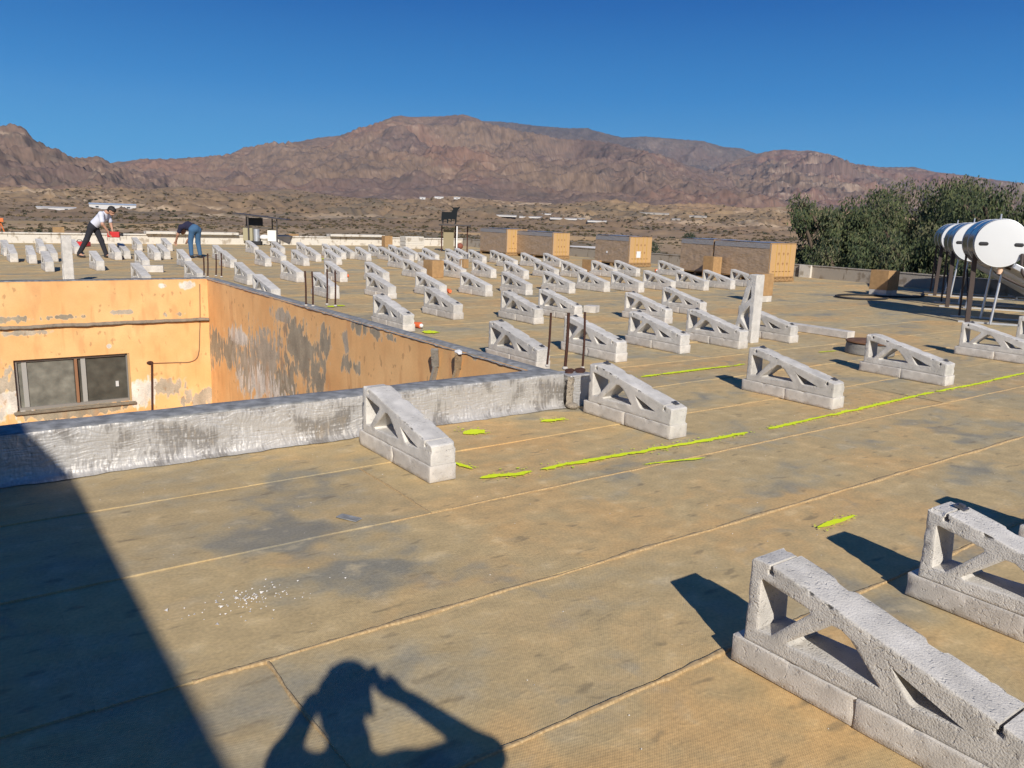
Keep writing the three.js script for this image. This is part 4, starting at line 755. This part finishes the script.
function landGeo(azs, ds, hf, cf) {
  const P = [], C = [], I = [], n = ds.length;
  azs.forEach((az, i) => ds.forEach((dd, j) => { const d = typeof dd === 'function' ? dd(az) : dd, x = d * Math.sin(az), z = -d * Math.cos(az), h = hf(x, z, d, i, j); P.push(x, h, z); C.push(...cf(x, z, d, h, i, j)); }));
  for (let i = 0; i + 1 < azs.length; i++) for (let j = 0; j + 1 < n; j++) { const a = i * n + j, b = a + 1, c = a + n, e = c + 1; I.push(a, c, b, b, c, e); }
  const g = new THREE.BufferGeometry(); g.setAttribute('position', new THREE.Float32BufferAttribute(P, 3)); g.setAttribute('color', new THREE.Float32BufferAttribute(C, 3)); g.setIndex(I); g.computeVertexNormals(); return g;
}
const earthM = mat(lin(1, 1, 1), 1, { vertexColors: true });
{
  const ds = [0.5, 20, 50]; for (let d = 80; d < 3400; d *= 1.0135) ds.push(d);
  const azs = []; for (let a = -4; a <= 74; a += .125) azs.push(a * RAD);
  structure(mesh('x', landGeo(azs, ds, plainH, earthCol), earthM), 'plain', 'dry tan scrubland below the building');
  const ds2 = []; for (let d = .5; d < 3400; d = d * 1.08 + 3) ds2.push(d); const az2 = []; for (let a = 74; a <= 356.01; a += 3) az2.push(a * RAD);
  structure(mesh('x', landGeo(az2, ds2, plainH, earthCol), earthM), 'plain', 'dry tan scrubland around the rest of the building');
}
const azel = (px, py) => { const d = ray(px, py); return [Math.atan2(d.x, -d.z), Math.atan2(d.y, Math.hypot(d.x, d.z))]; };
const landSamplers = [(az, d) => plainH(d * Math.sin(az), -d * Math.cos(az))];
function mountain(label, sky, d0, D, foot, nAz, nR, o) {
  const pts = sky.map(([x, y]) => azel(x, y)).sort((a, b) => a[0] - b[0]);
  const elAt = (az) => { let k = 0; while (k < pts.length - 2 && az > pts[k + 1][0]) k++; const a = pts[k], b = pts[k + 1], t = clamp((az - a[0]) / (b[0] - a[0])); return lerp(a[1], b[1], t); };
  const elSoft = (az) => { let s = 0; for (let k = -6; k <= 6; k++) s += elAt(az + k * .7 * RAD); return s / 13; };
  const a0 = pts[0][0], a1 = pts[pts.length - 1][0], azs = []; for (let i = 0; i <= nAz; i++) azs.push(lerp(a0, a1, i / nAz));
  const ts = []; for (let j = 0; j <= nR; j++) ts.push(j / nR * 1.10);
  const crest = (az) => D * (1 + .05 * Math.sin(az * 9 + o.k) + .03 * Math.sin(az * 23));
  const H = azs.map((az) => { const Dc = crest(az); return ts.map((t) => {
    const d = lerp(d0, Dc, t), x = d * Math.sin(az), z = -d * Math.cos(az), wx = fbm(x / 700 + o.k, z / 700, 3) * 300, wz = fbm(x / 700, z / 700 + 8 + o.k, 3) * 300;
    const azw = az + fbm(x / 600 + 3, z / 600 + o.k, 2) * .05 * (1 - t), Hc = Math.tan(Math.max(.002, lerp(elSoft(azw), elAt(az), sstep(.70, .99, t)))) * Dc;
    const n = ridged((x + wx) / o.s + o.k, (z + wz) / o.s, 5), m = ridged((x + wx * .6) / (o.s * .27) + 3, (z + wz * .6) / (o.s * .27), 5), f = ridged(x / (o.s * .085) + 5, z / (o.s * .085), 4);
    const p = t < 1 ? Math.pow(t, o.pow) * .62 + .38 * sstep(.12, 1, t) : 1 - (t - 1) * 6, mid = clamp(Math.min(t * 3, 1) * (t > .84 ? lerp(1, .25, clamp((t - .84) / .16)) : 1), 0, 1);
    return foot + (Hc - foot) * p * (1 - mid * o.cut * (1 - clamp(n * 1.15))) + mid * ((m - .45) * o.rel + (f - .45) * o.rel * .42);
  }); });
  const raw = azs.map((az, i) => { const Dc = crest(az); let m = 0; ts.forEach((t, j) => { m = Math.max(m, (H[i][j] - EYE) / lerp(d0, Dc, t)); }); return Math.tan(elAt(az)) / Math.max(m, 1e-3); });
  const w = 3, sc = raw.map((_, i) => { let s = 0, c = 0; for (let k = -w; k <= w; k++) { const q = raw[clamp(i + k, 0, raw.length - 1)]; s += q; c++; } return s / c; });
  const scW = raw.map((_, i) => { let s = 0, c = 0; for (let k = -40; k <= 40; k++) { s += raw[clamp(i + k, 0, raw.length - 1)]; c++; } return s / c; });
  const ds = ts.map((t) => (az) => lerp(d0, crest(az), t));
  const fin = (i, j) => H[i][j] * (H[i][j] > 0 ? lerp(Math.min(scW[i], 1.4), sc[i], sstep(.55, .95, ts[j])) : 1) - (ts[j] < .02 ? 20 : 0);
  landSamplers.push((az, d) => { const fi = (az - a0) / (a1 - a0) * nAz; if (fi < 0 || fi > nAz) return -99; const i = Math.round(fi), fj = (d - d0) / (crest(az) - d0) / 1.10 * nR; if (fj < 0 || fj > nR) return -99; return fin(i, Math.round(fj)); });
  const cf = (x, z, d, h, i, j) => {
    const a = fbm(x / 700 + o.k, z / 700, 5), b = fbm(x / 130 + h / 40, z / 130 + o.k - h / 30, 4), c = fbm(x / 36 + 7 + h / 16, z / 36 - h / 14, 4), st = fbm(x / 500 + h / 50, h / 24 + z / 500, 4), v = noise(x / 9 + h / 5, z / 9 - h / 4);
    let col = mixc(o.low, o.high, sstep(-.25, .25, fbm(x / 1300 + o.k * 2, z / 1300, 4))); col = mixc(col, o.red, sstep(.05, .38, a + b * .45) * .7); col = mixc(col, o.dark, sstep(.04, .34, b - a * .45 + c * .45) * .85);
    col = mixc(col, o.pale, sstep(.27, .46, st + c * .5) * .5 + sstep(.26, .40, fbm(x / 260 + 50, z / 260, 4)) * .4); const g = 1 + c * .45 + b * .2 + v * .22; return [col[0] * g, col[1] * g, col[2] * g].map((q) => Math.max(.01, q * 1.3));
  };
  return structure(mesh('x', landGeo(azs, ds, (x, z, d, i, j) => fin(i, j), cf), earthM), 'mountain', label);
}
function landHit(px, py) {                             // where the line of sight meets the land
  const d = ray(px, py), n = Math.hypot(d.x, d.z), az = Math.atan2(d.x, -d.z), sl = d.y / n; for (let D = 60; D < 9000; D *= 1.006) { const y = EYE + sl * D; if (landSamplers.some((f) => f(az, D) >= y)) return D; } return 1500;
}
const skyMain = [[60, 175], [90, 168], [110, 163], [124.5, 161.4], [141, 158.8], [166, 159], [199, 157], [226, 155], [246, 147], [266, 143], [299, 141.5], [319, 137.5], [340, 135.5], [360, 128], [380, 121.6], [392, 117], [400, 115.3], [410, 117], [429.6, 116.6], [445, 116], [463, 114.3], [476, 118], [490, 124], [513, 129], [539, 134], [560, 139], [590, 140], [612, 143], [635, 149], [660, 154], [690, 166], [730, 178], [780, 190], [830, 200], [900, 214], [1000, 226]];
const skyLeft = [[-140, 150], [-80, 128], [-40, 132], [0, 125.9], [15, 123.9], [22, 126], [26.6, 129], [33, 140], [44, 145], [55, 148], [63, 153], [71, 157], [84, 158], [98, 155.8], [104, 159], [112, 163.5], [124, 169], [150, 174], [185, 181], [230, 188], [300, 195], [360, 203]];
const skyBack = [[430, 140], [450, 122], [483, 121], [498, 121.5], [513, 122.6], [526, 124.5], [539, 126], [569, 128.2], [586, 128], [604, 133], [622, 137.5], [645, 136.5], [665, 138], [680, 139.3], [703, 141], [724, 147], [740, 148], [757, 153.7], [770, 157], [800, 172]];
const skyRight = [[700, 176], [725, 163], [745, 157], [757, 153.7], [772, 150.5], [784, 149.4], [798, 150.8], [811, 150.4], [834.5, 155.4], [854.7, 163.8], [881.6, 167.2], [915, 167], [935, 172], [955.5, 174], [1002, 180.6], [1024, 183], [1060, 189], [1120, 200]];
mountain('broad brown mountain rising behind the far parapet', skyMain, 1500, 5600, -4, 760, 380, { rel: 95, k: 3, s: 1500, pow: 1.2, cut: .52, low: [.158, .108, .074], high: [.122, .082, .066], red: [.155, .088, .062], dark: [.078, .060, .050], pale: [.235, .165, .118] });
mountain('pale tan eroded foothills below the brown mountain', [[-160, 196], [-60, 190], [0, 186], [45, 189], [90, 184], [140, 190], [185, 186], [235, 193], [290, 189], [345, 197], [400, 200], [455, 196], [505, 201], [560, 204], [610, 199], [655, 205], [700, 203], [750, 208], [800, 206], [860, 213], [930, 219], [1040, 226]], 420, 1850, -8, 620, 260, { rel: 19, k: 51, s: 420, pow: 1.5, cut: .55, low: [.255, .175, .095], high: [.18, .122, .072], red: [.23, .145, .082], dark: [.105, .082, .054], pale: [.46, .345, .225] });
mountain('craggy brown mountain behind the white shirted worker', skyLeft, 1300, 3300, -4, 420, 300, { rel: 75, k: 11, s: 900, pow: 1.5, cut: .55, low: [.150, .100, .070], high: [.122, .082, .066], red: [.155, .090, .064], dark: [.082, .062, .048], pale: [.30, .22, .15] });
mountain('dark blue far ridge showing over the shoulder of the brown mountain', skyBack, 5600, 9500, 60, 380, 160, { rel: 110, k: 23, s: 2200, pow: 1.1, cut: .40, low: [.11, .085, .070], high: [.082, .068, .062], red: [.115, .078, .062], dark: [.055, .052, .050], pale: [.17, .13, .10] });
mountain('mauve brown mountain behind the trees', skyRight, 3000, 7200, 20, 430, 240, { rel: 120, k: 37, s: 1700, pow: 1.2, cut: .44, low: [.17, .115, .078], high: [.125, .085, .068], red: [.165, .09, .065], dark: [.07, .058, .05], pale: [.33, .25, .18] });

// scrub on the plain: nobody could count it
{
  const src = []; for (let k = 0; k < 34; k++) { const a = rnd() * 6.3, e = Math.acos(rnd()), r = .55 + rnd() * .45; const g = new THREE.PlaneGeometry(.34, .42).rotateX(rnd() * 3).rotateY(rnd() * 6).rotateZ(rnd() * 3); g.translate(Math.cos(a) * Math.sin(e) * r, Math.cos(e) * r * .75 + .05, Math.sin(a) * Math.sin(e) * r); src.push(g); }
  const g = merged(src), N = 24000, im = new THREE.InstancedMesh(g, mat(lin(1, 1, 1), 1, { side: THREE.DoubleSide }), N), m4 = new THREE.Matrix4(), q = new THREE.Quaternion();
  let n = 0; while (n < N) { const az = rr(-2, 73) * RAD, u = rnd(), d = 150 * Math.pow(12, Math.pow(u, .8)), x = d * Math.sin(az), z = -d * Math.cos(az); if (fbm(x / 70, z / 70, 3) + rr(-.3, .3) < -.08) continue; const s = rr(.35, 1.05) * (d > 900 ? 2.2 : d > 500 ? 1.5 : 1); m4.compose(V(x, Math.max(...landSamplers.slice(0, 3).map((f) => f(az, d))) - .15, z), q.setFromAxisAngle(V(0, 1, 0), rnd() * 6), V(s * rr(.9, 1.5), s * rr(.7, 1.1), s * rr(.9, 1.5))); im.setMatrixAt(n, m4); const k = rnd(); im.setColorAt(n, k < .5 ? lin(.11, .085, .045) : k < .8 ? lin(.18, .13, .068) : lin(.06, .062, .03)); n++; }
  im.name = 'scrub'; im.userData = { kind: 'stuff', label: 'low dry scrub dotted over the plain', category: 'scrub' }; im.castShadow = im.receiveShadow = true; scene.add(im);
}
// far buildings
const farWhite = mat(lin(.58, .56, .53), .8), farBlue = mat(lin(.40, .46, .53), .6), farGrey = mat(lin(.40, .37, .33), .9), pane = mat(lin(.05, .055, .06), .3);
function farHouse(px0, px1, py, D0, h, label, roofM, wallM, cat = 'building', dep = 14, name = 'far_building') {
  const D = landHit((px0 + px1) / 2, py), p = atD((px0 + px1) / 2, py, D), w = (px1 - px0) / F * D * 1.02, t = thing(name, label, cat, V(p.x, p.y - .8, p.z), -Math.atan2(p.x, -p.z)); h *= D / D0; dep *= Math.min(1, D / D0);
  mesh('wall', boxGeo(w, h, dep, 0, h / 2, 0), wallM, t); const sh = new THREE.Shape([[-dep / 2 - .4, 0], [dep / 2 + .4, 0], [0, h * .32]].map(([x, y2]) => new THREE.Vector2(x, y2))); mesh('roof', new THREE.ExtrudeGeometry(sh, { depth: w + .6, bevelEnabled: false }).rotateY(Math.PI / 2).translate(-w / 2 - .3, h + .01, 0), roofM, t);
  const n = cat === 'greenhouse' ? 0 : Math.max(1, Math.round(w / 14)); for (let k = 0; k < n; k++) mesh(cat === 'greenhouse' ? 'bay' : 'window', boxGeo(Math.min(2.4, w / n * .3), h * .3, .1, -w / 2 + (k + .5) * w / n, h * .5, dep / 2 + .06), pane, t); return t;
}
farHouse(95, 131, 208.5, 900, 4.5, 'long warehouse with pale blue roof behind the white shirted worker', farBlue, farWhite, 'warehouse', 18);
farHouse(42, 71, 209.5, 850, 2.6, 'low white shed on the plain left of the pale blue warehouse', farWhite, farWhite, 'shed');
farHouse(571, 594, 253.5, 170, 1.5, 'white roofed shed seen between two pallet loads', farWhite, farWhite, 'shed', 6);
for (const [a, b, y, D] of [[520, 548, 217.5, 1250], [551, 584, 219, 1200], [540, 560, 214.5, 1500], [588, 606, 221.5, 1150], [497, 516, 216, 1300]]) farHouse(a, b, y, D, 2.2, 'pale plastic greenhouse among others at the mountain foot', farWhite, farWhite, 'greenhouse', 20).userData.group = 'greenhouses at the mountain foot';
for (const [a, b, y, D] of [[418, 427, 199, 1480], [432, 446, 198.5, 1490], [452, 462, 199, 1480]]) farHouse(lerp(a, b, .2), lerp(a, b, .8), y, D, 3.2, 'white farmhouse in the row above the bull sign', farWhite, farWhite, 'house', 9).userData.group = 'farmhouses above the bull sign';
for (const [a, b, y, D] of [[640, 668, 214, 1350], [690, 706, 217, 1300], [672, 680, 220, 1150]]) farHouse(a, b, y, D, 2.4, 'grey low farm building on the slope above the pallet loads', farGrey, farGrey, 'farm building', 12).userData.group = 'farm buildings above the pallet loads';

// ------------------------------------------------------------------ trees behind the grey parapet
const leafCols = [[.054, .082, .025], [.078, .106, .033], [.118, .134, .046], [.034, .056, .019], [.155, .150, .072]];
const leafMats = leafCols.map((c) => new THREE.MeshPhysicalMaterial({ color: lin(...c), roughness: .85, transmission: .25, thickness: 0, side: THREE.DoubleSide }));
const barkM = mat(lin(.13, .095, .065), .95, { bumpMap: concBump, bumpScale: .02 });
function tree(px, topPy, D, spread, label, k, dens = 1) {
  const top = atD(px, topPy, D), h = top.y - GROUND, t = thing('pepper_tree', label, 'tree', V(top.x, GROUND, top.z), rnd() * 6, 'trees beyond the grey parapet');
  const tr = mesh('trunk', tube([V(0, -.3, 0), V(.15, h * .18, .1), V(-.1, h * .36, -.1), V(.1, h * .55, 0)], .24, 16, 9), barkM, t);
  const limbs = [], tips = [];
  for (let i = 0; i < 15; i++) { const a = i * 2.4 + k, y0 = h * rr(.26, .54), r = spread * rr(.45, .95), y1 = Math.min(h * .97, y0 + h * rr(.18, .46)); const mid = V(Math.cos(a) * r * .5, lerp(y0, y1, .72), Math.sin(a) * r * .5), e = V(Math.cos(a) * r, y1, Math.sin(a) * r); limbs.push(tube([V(0, y0, 0), mid, e], .07, 10, 6)); tips.push([e, 1], [mid, .9], [V(Math.cos(a + .5) * r * .75, y1 * .97, Math.sin(a + .5) * r * .75), .8]); }
  tips.push([V(0, h * .93, 0), 1], [V(.4, h * .86, .3), 1]); mesh('limbs', merged(limbs), barkM, tr);
  for (let i = 0; i < 26; i++) { const a = rnd() * 6.3, r = spread * Math.sqrt(rnd()) * .95; tips.push([V(Math.cos(a) * r, h * lerp(.97, .68, r / spread) * rr(.68, 1.02), Math.sin(a) * r), rr(.7, 1.1)]); }
  const acc = leafMats.map(() => ({ P: [], N: [], I: [] })), q = new THREE.Quaternion(), e = new THREE.Euler();
  for (const [c, s] of tips) {
    const cl = spread * .24 * s, tone = rnd();
    const n = Math.round(540 * dens * rr(.55, 1.2));
    for (let i = 0; i < n; i++) {                                                // hanging sprays of narrow leaves
      const a = rnd() * 6.3, u = Math.cbrt(rnd()), f = Math.acos(2 * rnd() - 1); const x = c.x + Math.cos(a) * Math.sin(f) * u * cl, z = c.z + Math.sin(a) * Math.sin(f) * u * cl, y = c.y + Math.cos(f) * u * cl * .8 - rnd() * rnd() * cl * 1.4;
      const L = rr(.08, .22), w = rr(.016, .036), A = acc[clamp(Math.floor((tone * .5 + rnd() * .6) * leafMats.length), 0, leafMats.length - 1)];
      e.set(rr(-.7, .7), rnd() * 6.3, rr(-.7, .7)); q.setFromEuler(e); const b = A.P.length / 3; const nn = V(0, 0, 1).applyQuaternion(q);
      for (const [lx, ly] of [[0, 0], [w, -L * .45], [0, -L], [-w, -L * .45]]) { const v = V(lx, ly, 0).applyQuaternion(q); A.P.push(x + v.x, y + v.y, z + v.z); A.N.push(nn.x, nn.y, nn.z); }
      A.I.push(b, b + 2, b + 1, b, b + 3, b + 2);
    }
  }
  acc.forEach((A, i) => { if (!A.P.length) return; const g = new THREE.BufferGeometry(); g.setAttribute('position', new THREE.Float32BufferAttribute(A.P, 3)); g.setAttribute('normal', new THREE.Float32BufferAttribute(A.N, 3)); g.setIndex(A.I); const m = mesh('crown', g, leafMats[i], t); });
  return t;
}
[[834, 202, 33, 1.9, 'pepper tree at the end of the row beside the long pallet load', 1], [856, 190, 35, 2.4, 'leafy pepper tree second from the long pallet load', 2], [884, 181, 36, 2.8, 'pepper tree third from the long pallet load', 3], [909, 175, 37, 3.0, 'tallest round crowned pepper tree in the row', 4],
 [945, 177, 36, 3.1, 'dense pepper tree standing behind the farthest water heater', 5], [978, 176, 36, 3.0, 'dense pepper tree standing behind the middle water heater', 6], [1012, 182, 34, 3.0, 'dense pepper tree standing behind the closest water heater', 7], [1050, 188, 33, 3.0, 'pepper tree at the open end of the row', 8], [812, 250, 31, 1.2, 'low dark bushy tree just past the pallet load', 9], [865, 226, 31, 2.3, 'lower pepper tree in front of the leafy row', 10], [935, 215, 32, 2.6, 'lower dark pepper tree in front of the dense ones', 11], [995, 216, 31, 2.5, 'lower pepper tree in front behind the water heaters', 12]].forEach((a) => tree(a[0], a[1] - (a[0] > 930 && a[1] < 200 ? 12 : a[1] < 205 ? 7 : 3), ...a.slice(2)));
for (const [px, py, D, s] of [[650, 236, 120, 1.5], [690, 232, 260, 2.2], [596, 220, 900, 5], [612, 221, 900, 5]]) { // far trees on the plain
  const p = atD(px, py, D), y = plainH(p.x, p.z), t = thing('far_tree', 'dark round tree standing on the plain beyond the pallet loads', 'tree', V(p.x, y, p.z), 0, 'trees dotted on the plain'); const h = Math.max(2.2, p.y + s * .3 - y);
  mesh('trunk', bar(V(0, -.3, 0), V(0, h * .6, 0), s * .07, 7), barkM, t); const P = [], N = []; for (let i = 0; i < 900; i++) { const a = rnd() * 6.3, f = Math.acos(2 * rnd() - 1), u = Math.cbrt(rnd()) * (1 + noise(a * 2, f * 2) * .3), c = V(Math.cos(a) * Math.sin(f) * u * s, h * .72 + Math.cos(f) * u * Math.min(h * .45, s * .8), Math.sin(a) * Math.sin(f) * u * s); for (let k = 0; k < 3; k++) { P.push(c.x + rr(-.12, .12) * s, c.y + rr(-.12, .12) * s, c.z + rr(-.12, .12) * s); } }
  const g = new THREE.BufferGeometry(); g.setAttribute('position', new THREE.Float32BufferAttribute(P, 3)); g.computeVertexNormals(); mesh('crown', g, leafMats[i3(px)], t);
}
function i3(px) { return px % 2 ? 0 : 3; }

// dry air: far ridges fade a little to blue
scene.fog = new THREE.FogExp2(new THREE.Color(.55, .68, .95), 2.2e-5);

scene.traverse((o) => { if (o.isMesh) { o.castShadow = true; o.receiveShadow = true; } });
renderer.render(scene, camera);
